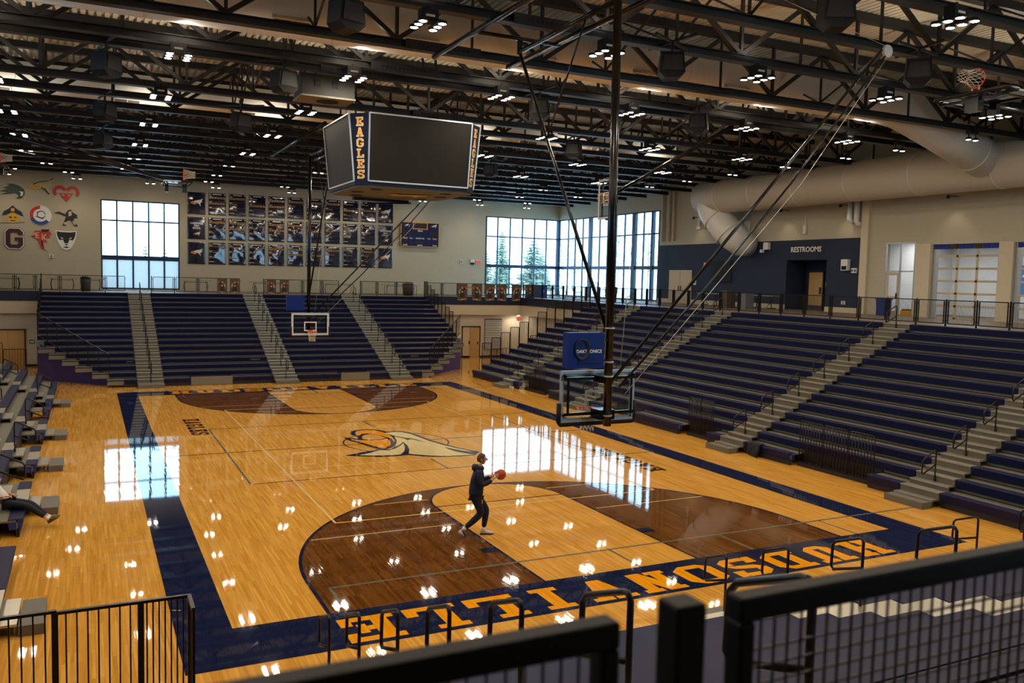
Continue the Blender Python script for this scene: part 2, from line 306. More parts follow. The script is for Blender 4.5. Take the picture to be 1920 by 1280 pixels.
for s in (-1, 1):
    by = s*HY; c3 = by-s*1.6; kft = by-s*5.79
    t3 = [(-6.02, by)] + [(x, c3-s*(y)) for x, y in arc(0, 0, 6.02, math.pi, 0, 48)] + [(6.02, by)]
    key = [(-1.83, by)] + [(x, kft-s*y) for x, y in arc(0, 0, 1.83, math.pi, 0, 28)] + [(1.83, by)]
    flat('stained_area', [t3], 0.001, 'stained'); flat('key_area', [key], 0.0015, 'maple')
    flat('three_point_line', strip(t3, 0.07), 0.0025, 'line_navy'); flat('lane_line', strip(key, 0.06), 0.0026, 'line_navy')
    flat('free_throw_line', [rect(-1.8, kft-0.03, 1.8, kft+0.03)], 0.0024, 'line_navy')
    flat('lane_block', [rect(sx*1.86, by-s*2.13-0.15, sx*2.2, by-s*2.13+0.15) for sx in (-1, 1)], 0.0026, 'line_navy')
    flat('lane_tick', [rect(sx*1.86, by-s*k-0.03, sx*2.1, by-s*k+0.03) for sx in (-1, 1) for k in (3.3, 4.2)], 0.0026, 'line_navy')
    flat('cross_court_line', [rect(-5.73, by-s*1.2-0.035, 10.1, by-s*1.2+0.035)] + [rect(x-0.03, min(by, by-s*1.2), x+0.03, max(by, by-s*1.2)) for x in (-5.71, 0.4, 3.4, 6.55)], 0.003, 'line_grey')
    mb = MB()
    if s < 0: letters(mb, 'HUDSONVILLE', (6.3, -14.66, 0.004), (-1, 0, 0), (0, -1, 0), 0.95, 1.0, 1.135, 0)
    else: letters(mb, 'HUDSONVILLE', (-6.2, 14.6, 0.004), (1, 0, 0), (0, 1, 0), 0.95, 1.0, 1.135, 0)
    mb.build('school_lettering', 'gold_paint', floor)
mb = MB(); letters(mb, 'EAGLES', (-6.4, 7.05, 0.004), (0, -1, 0), (1, 0, 0), 0.5, 0.6, 0.615, 0).build('team_lettering', 'brown_letter', floor)
mb = MB(); letters(mb, 'EAGLES', (6.4, -7.1, 0.004), (0, 1, 0), (-1, 0, 0), 0.5, 0.6, 0.615, 0).build('team_lettering', 'brown_letter', floor)
flat('volleyball_line', [rect(-4.55, -9.05, 4.55, -9.0), rect(-4.55, 9.0, 4.55, 9.05), rect(-4.55, -9, -4.5, 9), rect(4.5, -9, 4.55, 9), rect(-4.5, -3.05, 4.5, -3), rect(-4.5, 3, 4.5, 3.05)]
     + [rect(min(sx*a, sx*b), y-0.018, max(sx*a, sx*b), y+0.018) for sx in (-1, 1) for y, a, b in ((-10.12, 1.95, 5.35), (-7.79, 1.75, 3.2), (10.12, 1.95, 5.35), (7.79, 1.75, 3.2))], 0.0032, 'line_cream')
flat('run_off_line', strip(arc(-10.6, -17.2, 4.6, 1.05, 1.9, 14), 0.025) + [rect(-10.6, y-0.014, -8.5, y+0.014) for y in (-6.2, -8.6, -10.6)], 0.0032, 'line_faint')
flat('half_court_line', [rect(-HX, -0.03, HX, 0.03)] + [rect(-5.7, y-0.025, HX, y+0.025) for y in (-4.52, 4.52)], 0.0028, 'line_dark')
flat('practice_line', [rect(-5.74, -4.5, -5.68, 4.5), rect(0.1, 3.05, 0.16, 4.5), rect(0.1, -4.5, 0.16, -3.05), rect(5.68, -4.5, 5.74, 4.5)], 0.003, 'line_grey')
flat('center_circle', strip(arc(0, 0, 1.83, 0, 2*math.pi, 56)[:-1], 0.05, True), 0.003, 'line_navy')
LOGO_DARK_BEAK = [(-1.08, 2.08), (-0.94, 2.45), (-0.7, 2.68), (-0.29, 2.73), (0.09, 2.51), (0.26, 2.1), (0.34, 1.65), (0.25, 0.98), (0.04, 0.12), (-0.2, -0.52), (-0.47, -0.93), (-0.85, -1.25), (-1.02, -1.04), (-1.29, 0.1), (-1.52, 0.94), (-1.5, 1.4), (-1.33, 1.22), (-1.09, 0.97), (-1.03, 1.5), (-1.12, 1.74)]
LOGO_GAP = [(-0.87, 1.27), (-0.7, 1.59), (-0.43, 1.74), (-0.23, 1.49), (-0.15, 0.94), (-0.14, 0.82), (-0.37, 0.63), (-0.74, 0.64), (-0.97, 0.88)]
LOGO_BEAK_TOP = [(-0.89, 2.07), (-0.69, 2.49), (-0.34, 2.58), (-0.01, 2.38), (0.1, 2.01), (0.2, 1.52), (0.13, 0.84), (0.03, 0.29), (-0.1, -0.07), (0.04, 0.62), (-0.04, 0.9), (-0.13, 1.19), (-0.25, 1.62), (-0.46, 1.87), (-0.68, 1.87), (-0.91, 1.54), (-0.94, 1.73)]
LOGO_BEAK_LOW = [(-1.38, 0.97), (-1.16, 0.75), (-0.77, 0.53), (-0.34, 0.53), (-0.11, 0.67), (-0.16, 0.19), (-0.36, -0.46), (-0.77, -1.01), (-0.9, -0.66), (-1.13, 0.12)]
LOGO_DARK_HEAD = [(0.02, 1.76), (0.31, 1.97), (0.6, 2.06), (0.88, 1.93), (1.07, 1.53), (1.18, 0.92), (1.26, -0.05), (1.43, -0.84), (1.61, -1.54), (1.82, -2.14), (2.08, -2.53), (1.7, -3.02), (1.17, -3.04), (0.47, -2.89), (0.0, -2.61), (-0.34, -2.25), (-0.75, -2.32), (-1.29, -2.26), (-1.76, -2.01), (-2.32, -1.7), (-1.62, -1.33), (-0.94, -1.07), (-0.61, -1.22), (-0.17, -0.53), (0.08, 0.27), (0.21, 1.08), (0.17, 1.53)]
LOGO_CREAM_HEAD = [(0.06, 1.75), (0.29, 1.8), (0.53, 1.86), (0.79, 1.74), (0.96, 1.32), (1.04, 0.62), (1.14, -0.22), (1.32, -1.04), (1.52, -1.63), (1.75, -2.22), (1.81, -2.51), (1.55, -2.12), (1.33, -1.62), (1.24, -1.44), (1.24, -1.86), (1.31, -2.26), (1.55, -2.71), (1.7, -2.93), (1.29, -2.9), (0.78, -2.83), (0.29, -2.6), (-0.14, -2.22), (-0.27, -2.06), (-0.02, -1.42), (0.15, -0.72), (0.22, -0.07), (-0.04, -0.5), (-0.34, -0.86), (-0.1, -0.32), (0.12, 0.34), (0.24, 0.98), (0.21, 1.46)]
LOGO_CREAM_THROAT = [(-1.86, -1.78), (-1.39, -1.52), (-0.98, -1.2), (-0.71, -1.36), (-0.4, -1.11), (-0.01, -0.58), (0.14, -0.32), (-0.02, -0.97), (-0.27, -1.63), (-0.56, -2.1), (-0.96, -2.1), (-1.48, -1.97)]
LOGO_EYE = [(0.2, 1.52), (0.29, 1.12), (0.51, 0.66), (0.7, 0.48), (0.84, 0.09), (0.89, -0.58), (0.77, -0.03), (0.64, 0.3), (0.46, 0.14), (0.45, 0.48), (0.24, 0.98)]
flat('center_logo_outline', [LOGO_DARK_HEAD, LOGO_DARK_BEAK], 0.0035, 'line_navy'); flat('center_logo_head', [LOGO_CREAM_HEAD, LOGO_CREAM_THROAT], 0.004, 'cream_paint')
flat('center_logo_beak', [LOGO_BEAK_TOP, LOGO_BEAK_LOW], 0.0045, 'gold_paint'); flat('center_logo_mouth', [LOGO_GAP], 0.005, 'maple'); flat('center_logo_eye', [LOGO_EYE], 0.0055, 'line_navy')
# ------------------------------------------------------------------ walls, slabs and roof
CZF = 4.41; TOPW = 14.1
def wall_with_openings(name, axis, c, th, u0, u1, z0, z1, openings, m, parent=None):
    """a wall slab on plane axis=c, cut by rectangular openings (u0,u1,z0,z1)"""
    mb = MB(); us = sorted({u0, u1} | {o[0] for o in openings} | {o[1] for o in openings})
    for a, b in zip(us, us[1:]):
        zs = [(z0, z1)]
        for o in openings:
            if o[0] <= a and o[1] >= b:
                nz = []
                for p, q in zs:
                    if o[2] > p: nz.append((p, min(q, o[2])))
                    if o[3] < q: nz.append((max(p, o[3]), q))
                zs = nz
        for p, q in zs:
            if q-p > 0.001:
                if axis == 'y': mb.box(a, b, min(c, c+th), max(c, c+th), p, q)
                else: mb.box(min(c, c+th), max(c, c+th), a, b, p, q)
    return mb.build(name, m, parent)
WF = [(-8.8, -3.75, CZF+.04, 10.55), (20.05, 27.4, CZF+.04, 10.95)]
wf = struct(wall_with_openings('wall_far', 'y', 37, 0.35, -27.4, 27.4, 0, TOPW, WF, 'wall_beige'), 'beige block wall with banners behind the far stand')
WR = [(22.25, 37.4, CZF+.04, 10.95), (6.6, 9.65, CZF, 7.28), (0.95, 2.75, CZF, 8.1), (-3.4, 0.02, CZF, 7.95), (-7.6, -4.12, CZF, 7.95), (-11.8, -8.3, CZF, 7.95)]
wr = struct(wall_with_openings('wall_right', 'x', 27, 0.35, -37.4, 37.0, 0, TOPW, WR + [(4.25, 22.25, CZF, 8.42)], 'wall_beige'), 'beige block wall over the right concourse')
wall_with_openings('navy_block_band', 'x', 26.98, 0.37, 4.25, 22.25, CZF, 8.42, [(6.6, 9.65, CZF, 7.28)], 'wall_navy', wr)
MB().box(26.95, 26.98, 9.65, 22.2, CZF, CZF+0.28).box(26.95, 26.98, 4.25, 6.6, CZF, CZF+0.28).build('stone_base', 'fascia_beige', wr)
for y0, y1, t in ((3.78, 4.24, 0.16), (0.08, 0.9, 0.06), (-4.1, -3.42, 0.06), (-8.28, -7.62, 0.06)): MB().box(27-t, 27, y0, y1, CZF, 8.0 if t < .1 else 12.6).build('pier', 'fascia_beige', wr)
struct(wall_with_openings('wall_left', 'x', -27, -0.35, -37.4, 37.4, 0, TOPW, [(-10, 10, 6.5, 10.9)], 'wall_beige'))
struct(wall_with_openings('wall_near', 'y', -37, -0.35, -27.4, 27.4, 0, TOPW, [(8, 22, CZF, 10.9)], 'wall_beige'))
def slab(name, x0, x1, y0, y1, top=CZF): return struct(MB().box(x0, x1, y0, y1, 3.15, top).build(name, 'concourse'))
slab('floor_concourse_far', -27, 27, 28.74, 37); slab('floor_concourse_right', 19.3, 27, -28, 28.74); slab('floor_concourse_left', -27, -19.7, -28, 28.74); slab('floor_concourse_near', -27, 27, -37, -27.34, 4.27)
lw = struct(wall_with_openings('wall_lower_far', 'y', 29.05, 0.2, -27, 27, 0, 3.15, [(14.75, 16.1, 0, 2.25)], 'wall_cream'), 'cream wall below the far concourse')
struct(MB().box(19.7, 19.9, -27, 29.05, 0, 3.15).build('wall_lower_right', 'wall_cream')); struct(MB().box(-20.1, -19.9, -27, 29.05, 0, 3.15).build('wall_lower_left', 'wall_cream')); struct(MB().box(-27, 27, -27.9, -27.7, 0, 3.15).build('wall_lower_near', 'wall_cream'))
MB().box(14.75, 16.1, 29.9, 30.0, 0, 2.4).build('vestibule_back', 'wall_cream', lw)
for i, (x0, x1) in enumerate(((11.62, 19.3), (-27, -12.1))):
    t = struct(MB().box(x0, x1, 28.62, 28.74, 3.86, CZF+.03).build('trim_%d' % (i+1), 'fascia_navy'), 'navy fascia band along the concourse edge'); MB().box(x0, x1, 28.66, 28.74, 3.13, 3.86).build('beige_band', 'fascia_beige', t)
t = struct(MB().box(19.18, 19.3, 17.9, 28.62, 3.86, CZF+.03).build('trim_3', 'fascia_navy')); MB().box(19.22, 19.3, 17.9, 28.62, 3.13, 3.86).build('beige_band', 'fascia_beige', t)
struct(MB().box(-15, 19.6, 29.0, 29.05, 0, 0.12).build('baseboard_far', 'kick_black'))
# corrugated roof deck: ribs run along y
mb = MB(); x = -27.4; pr = []
while x < 27.4: pr += [(x, 13.96), (x+0.12, 13.96), (x+0.145, 14.04), (x+0.21, 14.04)]; x += 0.235
for (xa, za), (xb, zb) in zip(pr, pr[1:]): mb.face([(xa, -37.4, za), (xb, -37.4, zb), (xb, 37.4, zb), (xa, 37.4, za)])
struct(mb.build('ceiling', 'deck_roof'), 'corrugated steel roof deck painted cream'); struct(MB().box(-27.8, 27.8, -37.8, 37.8, 14.1, 14.3).build('light_block_cap', 'deck_roof'))  # the flat slab above the deck is unseen, added to block sky light
# ------------------------------------------------------------------ windows
def window(name, axis, c, u0, u1, z0, z1, mull, trans, label, posts=(), wm=0.10):
    """frame as the root, mullions, transoms and single panes as parts; axis 'y': plane y=c, 'x': plane x=c"""
    def bx(mb, a, b, p, q, t0=-0.06, t1=0.06):
        return mb.box(a, b, c+t0, c+t1, p, q) if axis == 'y' else mb.box(c+t0, c+t1, a, b, p, q)
    fr = MB(); e = 0.09
    bx(fr, u0, u1, z0, z0+e); bx(fr, u0, u1, z1-e, z1); bx(fr, u0, u0+e, z0+e, z1-e); bx(fr, u1-e, u1, z0+e, z1-e)
    root = struct(fr.build(name, 'frame_navy'), label)
    us = [u0+e] + list(mull) + [u1-e]; zs = [z0+e] + [t[0] for t in trans] + [z1-e]
    for u in mull: bx(MB(), u-wm/2, u+wm/2, z0+e, z1-e, -0.05, 0.05).build('mullion', 'frame_navy', root)
    for u, w in posts: bx(MB(), u-w/2, u+w/2, z0+.02, z1-.02, -0.11, 0.11).build('post', 'frame_navy', root)
    for zc, h in trans: bx(MB(), u0+e, u1-e, zc-h/2, zc+h/2, -0.055, 0.055).build('transom', 'frame_navy', root)
    for a, b in zip(us, us[1:]):
        for p, q in zip(zs, zs[1:]): (MB().face([(a, c, p), (b, c, p), (b, c, q), (a, c, q)]).build('frosted_pane', 'film_glass', root) if name == 'window_1' and q < 7 else bx(MB(), a, b, p, q, -0.006, 0.006).build('pane', 'pane_glass', root))
    return root
window('window_1', 'y', 37.12, -8.8, -3.75, CZF+.04, 10.55, [-8.8+1.01*k for k in range(1, 5)], [(6.61, 0.3), (9.15, 0.10)], 'tall window of white glare between emblems and banners')
window('window_2', 'y', 37.12, 20.05, 27.05, CZF+.04, 10.95, [20.05+1.16*k for k in range(1, 6)], [(6.85, 0.26), (9.3, 0.10)], 'corner window on the far wall looking out to pine trees', [(20.12, 0.16), (26.98, 0.22)])
window('window_3', 'x', 27.12, 22.25, 37.05, CZF+.04, 10.95, [23.4, 24.4, 26.9, 28.1, 29.3, 30.5, 33.1, 34.3, 35.5], [(6.85, 0.26), (9.3, 0.10)], 'corner window on the right wall with dark posts', [(22.35, 0.2), (25.6, 0.42), (31.9, 0.36), (23.2, 0.16)])
window('window_4', 'y', -37.12, 8, 22, CZF, 10.9, [8+1.4*k for k in range(1, 10)], [(6.85, 0.3)], 'wide window behind the camera')
window('window_5', 'x', -27.12, -10, 10, 6.5, 10.9, [-10+2*k for k in range(1, 10)], [(8.7, 0.1)], 'high window of the left wall')
# daylight portals so that the sky is sampled through the windows
for (ax, c, u0, u1, z0, z1) in (('y', 37.3, -8.8, -3.75, 4.45, 10.55), ('y', 37.3, 20.05, 27.05, 4.45, 10.95), ('x', 27.3, 22.25, 37.05, 4.45, 10.95), ('y', -37.3, 8, 22, 4.45, 10.9), ('x', -27.3, -10, 10, 6.5, 10.9)):
    ld = bpy.data.lights.new('daylight_portal', 'AREA'); ld.shape = 'RECTANGLE'; ld.size = u1-u0; ld.size_y = z1-z0; ld.cycles.is_portal = True
    lo = bpy.data.objects.new('daylight_portal', ld); COL.objects.link(lo)
    if ax == 'y': lo.location = ((u0+u1)/2, c, (z0+z1)/2); d = Vector((0, -1 if c > 0 else 1, 0))
    else: lo.location = (c, (u0+u1)/2, (z0+z1)/2); d = Vector((-1 if c > 0 else 1, 0, 0))
    lo.rotation_euler = d.to_track_quat('-Z', 'Z').to_euler()
# ------------------------------------------------------------------ outdoors: snowy ground and winter trees
g = struct(MB().box(-120, 160, 37.6, 190, 3.0, 4.1).box(27.7, 160, -80, 37.6, 3.0, 4.1).box(-120, -27.8, -80, 37.6, 3.0, 4.1).box(-27.8, 27.7, -120, -37.7, 3.0, 4.1).build('ground', 'snow'), 'snow covered ground outside the windows')
def conifer(x, y, h, w, label, tiers, seed, base=4.1):
    rnd = random.Random(seed); t = thing('conifer_tree', label, 'tree', (x, y, base), 0, 'trees outside the corner window')
    MB().tube([(0, 0, 0), (0, 0, h*0.97)], [h*0.016, 0.03], 6).build('trunk', 'bark', t)
    mb = MB()
    for i in range(tiers):
        f = i/(tiers-1); z = h*(0.1+0.88*f); r = w*(1-f)**0.8*(0.8+0.4*rnd.random())+0.15
        for k in range(9):
            a = 2*math.pi*(k+rnd.random()*0.7)/9; rr = r*(0.65+0.5*rnd.random()); d = Vector((math.cos(a), math.sin(a), 0)); sd = Vector((-d.y, d.x, 0))
            p0 = Vector((0, 0, z)); p1 = d*rr+Vector((0, 0, z-rr*0.22)); ww = rr*0.2+0.1
            for s in (-1, 1): mb.face([p0, p0*0.4+p1*0.6+sd*ww*s+Vector((0, 0, -ww*0.7)), p1])
            mb.face([p0*0.5+p1*0.5+sd*ww, p0*0.5+p1*0.5-sd*ww, p1+Vector((0, 0, -ww))])
    mb.build('foliage', 'pine', t)
conifer(44.5, 85, 8.9, 1.9, 'narrow spruce rising above the others outside the corner window', 26, 1)
conifer(50.2, 86, 8.0, 3.4, 'broad dark pine outside the corner window', 18, 2); conifer(42.6, 92, 6.0, 2.2, 'low spruce at the left edge of the corner window', 16, 3)
conifer(48.0, 98, 6.2, 1.7, 'small spruce between the two tall ones outside', 15, 4); conifer(54.8, 92, 6.4, 2.4, 'small pine at the corner post of the window', 15, 5)
conifer(-3.3, 85, 4.6, 1.3, 'little round evergreen seen through the window beside the banners', 12, 6); conifer(-0.9, 88, 4.4, 0.9, 'tiny evergreen at the right of the window beside the banners', 11, 8)
def bare_tree(x, y, h, label, seed):
    rnd = random.Random(seed); t = thing('bare_tree', label, 'tree', (x, y, 4.1), 0, 'trees outside the corner window'); mb = MB(); tr = MB()
    tr.tube([(0, 0, 0), (0.1, 0, h*0.4), (0, 0.1, h*0.9)], [h*0.014, h*0.01, 0.02], 6).build('trunk', 'bark', t)
    for i in range(34):
        z = h*(0.2+0.65*rnd.random()); a = rnd.random()*6.28; l = h*0.28*(1.15-z/h); p = Vector((0, 0, z)); q = p+Vector((math.cos(a)*l, math.sin(a)*l, l*(0.8+rnd.random()*0.6)))
        mb.tube([p, (p+q)/2+Vector((0, 0, -0.1)), q], [0.045, 0.03, 0.012], 4)
        for k in range(3):
            s = p+(q-p)*(0.4+0.2*k); e = s+Vector((rnd.uniform(-1, 1), rnd.uniform(-1, 1), 1.0))*l*0.35; mb.tube([s, e], [0.022, 0.01], 3)
    mb.build('branches', 'bark', t)
for i, (x, y, h, lb) in enumerate(((60, 91, 10, 'bare tree behind the first post of the right corner window'), (60, 78, 11, 'bare tree in the middle of the right corner window'), (60, 70.5, 10, 'bare tree at the right end of the corner window'), (62, 98, 9, 'bare tree next to the pine at the window corner'))): bare_tree(x, y, h, lb, 20+i)
# ------------------------------------------------------------------ bleacher banks
def bank(name, label, T, n, d, h, z0, sections, aisles, ends, gaps, seat_cut=None, hoops=True, first=0, hoop_first=0, hoop_top=0.945, deck_cut=None):
    """T(u, v, z) maps row direction u, depth v and height z to the world. Benches, decks, aisle steps and handrails are parts."""
    root = thing(name, label, 'bleachers', tuple(T((ends[0]+ends[1])/2, 0, 0)), 0)
    o = Vector(root.location)
    def P(u, v, z): return tuple(Vector(T(u, v, z))-o)
    def bx(mb, u0, u1, v0, v1, za, zb, m=0):
        n0 = len(mb.v); mb.box(u0, u1, v0, v1, za, zb, m); mb.v[n0:] = [P(*p) for p in mb.v[n0:]]; return mb
    step = Vector(T(0, d, h))-Vector(T(0, 0, 0))
    cache = {}
    def bench(a, b, i):
        key = (round(a, 3), round(b, 3))
        if key not in cache:
            mb = MB(); fh = h*0.75; prof = [(0.0, -0.02), (0.015, 0.0), (0.28, 0.0), (0.30, -0.05), (0.26, -fh), (0.04, -fh)]
            for k in range(len(prof)):
                (v1, z1), (v2, z2) = prof[k], prof[(k+1) % len(prof)]
                mb.face([P(a, v1, z0+z1), P(b, v1, z0+z1), P(b, v2, z0+z2), P(a, v2, z0+z2)])
            mb.face([P(a, v, z0+z) for v, z in prof], 1); mb.face([P(b, v, z0+z) for v, z in prof[::-1]], 1)
            cache[key] = mb.mesh('bench', ['seat_navy', 'seat_end'])
        place('bench', cache[key], root, step*i)
    dcache = {}
    for i in range(first, n):
        a, b = ends
        if deck_cut: a, b = max(a, deck_cut(i)[0]), min(b, deck_cut(i)[1])
        dsegs = [(a, b)]
        if i == 0:
            for g0, g1 in gaps:
                dsegs = [w for p, q in dsegs for w in (((p, q),) if g1 <= p or g0 >= q else ((p, g0), (g1, q)))]
                bx(MB(), g0, g1, d+0.05, d+0.09, 0.0, z0+h-0.2).build('kick_board', 'kick_black', root)
        for a, b in dsegs:
            key = (round(a, 3), round(b, 3))
            if key not in dcache:
                mb = MB(); bx(mb, a, b, 0.10, d+0.14, z0-0.07, z0-0.03); bx(mb, a, b, 0.10, 0.13, z0-h+0.0, z0-0.03); dcache[key] = mb.mesh('deck', 'deck_grey')
            place('deck', dcache[key], root, step*i)
        for (s0, s1) in sections:
            q0, q1 = s0, s1
            if seat_cut: q0, q1 = max(s0, seat_cut(i)[0]), min(s1, seat_cut(i)[1])
            if q1-q0 < 0.2: continue
            segs = [(q0, q1)]
            if i == 0:
                for g0, g1 in gaps:
                    ns = []
                    for p, q in segs:
                        if g1 <= p or g0 >= q: ns.append((p, q))
                        else:
                            if g0-p > 0.15: ns.append((p, g0))
                            if q-g1 > 0.15: ns.append((g1, q))
                    segs = ns
            for p, q in segs:
                bench(p+0.01, q-0.01, i)
                if i == 0: bx(MB(), p, q, 0.07, 0.12, 0.0, z0-0.2).build('kick_board', 'kick_black', root)
    st = MB()
    for ai, (a, b) in enumerate(aisles):
        c = (a+b)/2
        mb = MB(); bx(mb, a+0.02, b-0.02, -0.24, 0.12, z0-0.03-h/2-0.04, z0-0.03-h/2); bx(mb, a+0.02, b-0.02, -0.22, -0.20, z0-0.03-h, z0-0.07-h/2, 1); bx(mb, a+0.02, b-0.02, 0.0, 0.28, z0-0.03, z0-0.005)
        bx(mb, a+0.02, b-0.02, 0.02, 0.04, z0-0.03-h/2, z0-0.03, 1)
        me = mb.mesh('aisle_step', ['aluminium', 'riser_grey'])
        for i in range(max(first, 0), n): place('aisle_step', me, root, step*i)
        if first == 0: bx(bx(MB(), a+0.02, b-0.02, -0.62, -0.26, 0.0, 0.17), a+0.02, b-0.02, -0.60, -0.28, 0.17, 0.175).build('front_step', 'riser_grey', root)
        if hoops:
            H = MB(); zb = z0-0.03; zt_ = z0+hoop_top; sl_ = h/d; pts = [(c, 0.0, zb-h/2), (c, 0.0, zt_-0.06), (c, -0.03, zt_-0.02), (c, -0.07, zt_-0.025), (c, -0.48, zt_-0.48*sl_), (c, -0.53, zt_-0.53*sl_-0.04), (c, -0.54, zt_-0.40-0.54*sl_+0.06), (c, -0.50, zt_-0.40-0.50*sl_), (c, 0.0, zt_-0.42)]
            H.tube([P(*p) for p in pts], 0.021, 8); H.tube([P(c, 0.0, zb-h/2), P(c, 0.0, zb-h/2+0.12)], 0.032, 8); me = H.mesh('handrail', 'rail_brown')
            for i in range(hoop_first, n, 2): place('handrail', me, root, step*i)
    return root, P, bx, step
FD, FH, FZ, FY = 0.686, 0.2685, 0.38, 17.64
SEC = [(-12.03, -7.5), (-6.25, -0.85), (0.4, 5.5), (6.75, 11.55)]; AIS = [(-7.5, -6.25), (-0.85, 0.4), (5.5, 6.75)]
SL = [-8.1, -8.75, -9.5, -10.1, -10.7, -11.2, -11.7]; SR = [7.5, 8.3, 9.0, 9.65, 10.25, 10.8, 11.25]
def cutS(i): return (SL[i] if i < 7 else -99, SR[i] if i < 7 else 99)
def cutD(i): return (max(-12.05, (SL[i] if i < 7 else -13)-0.75), min(11.6, (SR[i] if i < 7 else 13)+0.75))
far, PF, bxF, stF = bank('bleachers', 'navy bench bleachers below the banner wall at the far end', lambda u, v, z: (u, FY+v, z), 16, FD, FH, FZ, SEC, AIS, (-12.05, 11.6), [(-5.0, -2.9), (2.75, 4.4)], cutS, deck_cut=cutD)
near, PN, bxN, stN = bank('bleachers', 'navy bench bleachers below the camera at the near end', lambda u, v, z: (u, -FY-v, z), 14, FD, FH, FZ, SEC, AIS, (-12.05, 11.6), [], cutS, deck_cut=cutD)
RD, RH, RZ0, RX = 0.613, 0.3106, 0.40, 10.6
RS = [(-17.7, -13.4), (-12.15, -5.75), (-4.5, 4.5), (5.75, 12.25), (13.5, 17.7)]; RA = [(-13.4, -12.15), (-5.75, -4.5), (4.5, 5.75), (12.25, 13.5)]
right, PR, bxR, stR = bank('bleachers', 'navy bench bleachers along the right side of the court', lambda u, v, z: (RX+v, u, z), 14, RD, RH, RZ0, RS, RA, (-17.72, 17.72), [(8.4, 11.7), (-3.75, -2.0), (-11.0, -7.9), (1.2, 3.2)], hoop_first=1, hoop_top=0.70)
left, PL, bxL, stL = bank('bleachers', 'navy bench bleachers along the left edge where a person sits', lambda u, v, z: (-10.98-v, u, z), 14, RD, RH, RZ0, [(-17.7, -13.4), (-12.15, -5.95), (-4.75, -1.1), (0.1, 3.9), (5.1, 11.6), (12.8, 17.7)], [(-13.4, -12.15), (-5.95, -4.75), (-1.1, 0.1), (3.9, 5.1), (11.6, 12.8)], (-17.72, 17.72), [(6.0, 8.4), (9.4, 11.0), (1.0, 3.3), (-3.9, -1.8), (-9.6, -7.6)], hoop_first=1, hoop_top=0.70)
for b_, bx_, PP in ((right, bxR, PR), (left, bxL, PL)):
    for y in (17.72, -17.72): bx_(MB(), y-0.02, y+0.02, 0.1, 14*RD, 0.0, 0.02).build('end_plate', 'kick_black', b_)
# grey cut-out panels in the first far row
for a, b in ((-4.98, -2.95), (2.78, 4.38)): bxF(MB(), a, b, 0.02, 0.08, 0.03, 0.44).build('cutout_panel', 'deck_grey', far)
for a, b, i in ((-7.9, -7.6, 3), (-1.7, -1.2, 3), (7.5, 8.0, 3)): bxF(MB(), a, b, -0.006+FD*i+0.018, 0.004+FD*i+0.02, FZ+FH*i-0.14, FZ+FH*i-0.06).build('row_plate', 'steel_grey', far)
# stepped guard panels and the diagonal corner stairs of the far and near banks
def guard(mb, p, q, hgt, n, r=0.016):
    p = Vector(p); q = Vector(q); u = Vector((0, 0, hgt))
    mb.bar(p, p+u, 0.035).bar(q, q+u, 0.035).bar(p+u, q+u, 0.035).bar(p+Vector((0, 0, .06)), q+Vector((0, 0, .06)), 0.03)
    for k in range(1, n): e = p+(q-p)*k/n; mb.bar(e+Vector((0, 0, .06)), e+u, r)
    return mb
for bk, PP, nrow in ((far, PF, 16), (near, PN, 14)):
    for xe, sg in ((-12.06, -1), (11.62, 1)):
        for i in range(8, nrow):
            z = FZ+FH*i-0.04; guard(MB(), PP(xe, FD*i+0.1, z-0.25), PP(xe, FD*i+FD+0.06, z-0.25), 1.35, 6).build('end_guard', 'rail_brown', bk)
        if bk is near and sg < 0: continue
        x0, x1 = (-8.75, -12.0) if sg < 0 else (8.3, 11.65)
        for k in range(7):
            a = k/7; b = (k+1)/7
            pa = (x0+(x1-x0)*a, 1.05+3.35*a); pb = (x0+(x1-x0)*b, 1.05+3.35*b); za, zb = 0.34+FH*7.0*a, 0.34+FH*7.0*b
            mb = MB(); mb.bar(PP(pa[0], pa[1], za), PP(pa[0], pa[1], za+1.22), 0.04).bar(PP(pa[0], pa[1], za+1.22), PP(pb[0], pb[1], zb+1.22), 0.045).bar(PP(pa[0], pa[1], za+.08), PP(pb[0], pb[1], zb+.08), 0.03)
            for q in range(1, 6): f = q/6; u = pa[0]+(pb[0]-pa[0])*f; v = pa[1]+(pb[1]-pa[1])*f; z = za+(zb-za)*f; mb.bar(PP(u, v, z+.08), PP(u, v, z+1.22), 0.014)
            mb.build('stair_guard', 'rail_brown', bk)
        a0 = (x0, 1.15); a1 = (x1, 4.35)
        mb = MB(); q = [PP(a0[0], a0[1], 0.0), PP(a1[0], a1[1], 0.0), PP(a1[0], a1[1], 0.34+FH*6.0), PP(a0[0], a0[1], 0.12)]
        off = Vector((0.03*sg, 0.0, 0)); mb.face(q); mb.face([tuple(Vector(p)+off) for p in q[::-1]]); mb.build('vinyl_skirt', 'vinyl_purple', bk)
t = thing('picket_fence', 'black picket guard at the bottom left corner in front of the near bleachers', 'railing', (-12.0, -17.5, 0), 0)
for k, (a, b, hh) in enumerate(((0.0, 0.98, 1.82), (0.98, 1.95, 1.82), (1.93, 2.85, 1.80), (2.85, 3.4, 1.80))):
    mb = MB(); mb.bar((a, 0, hh), (b, 0, hh), 0.05, 0.035).bar((a, 0, 0.12), (b, 0, 0.12), 0.03)
    for q in range(1, 8): mb.bar((a+(b-a)*q/8, 0, 0.12), (a+(b-a)*q/8, 0, hh), 0.018)
    mb.build('picket_panel', 'rail_brown', t); MB().box(a-0.035, a+0.035, -0.035, 0.035, 0, hh+0.01).build('post', 'rail_brown', t)
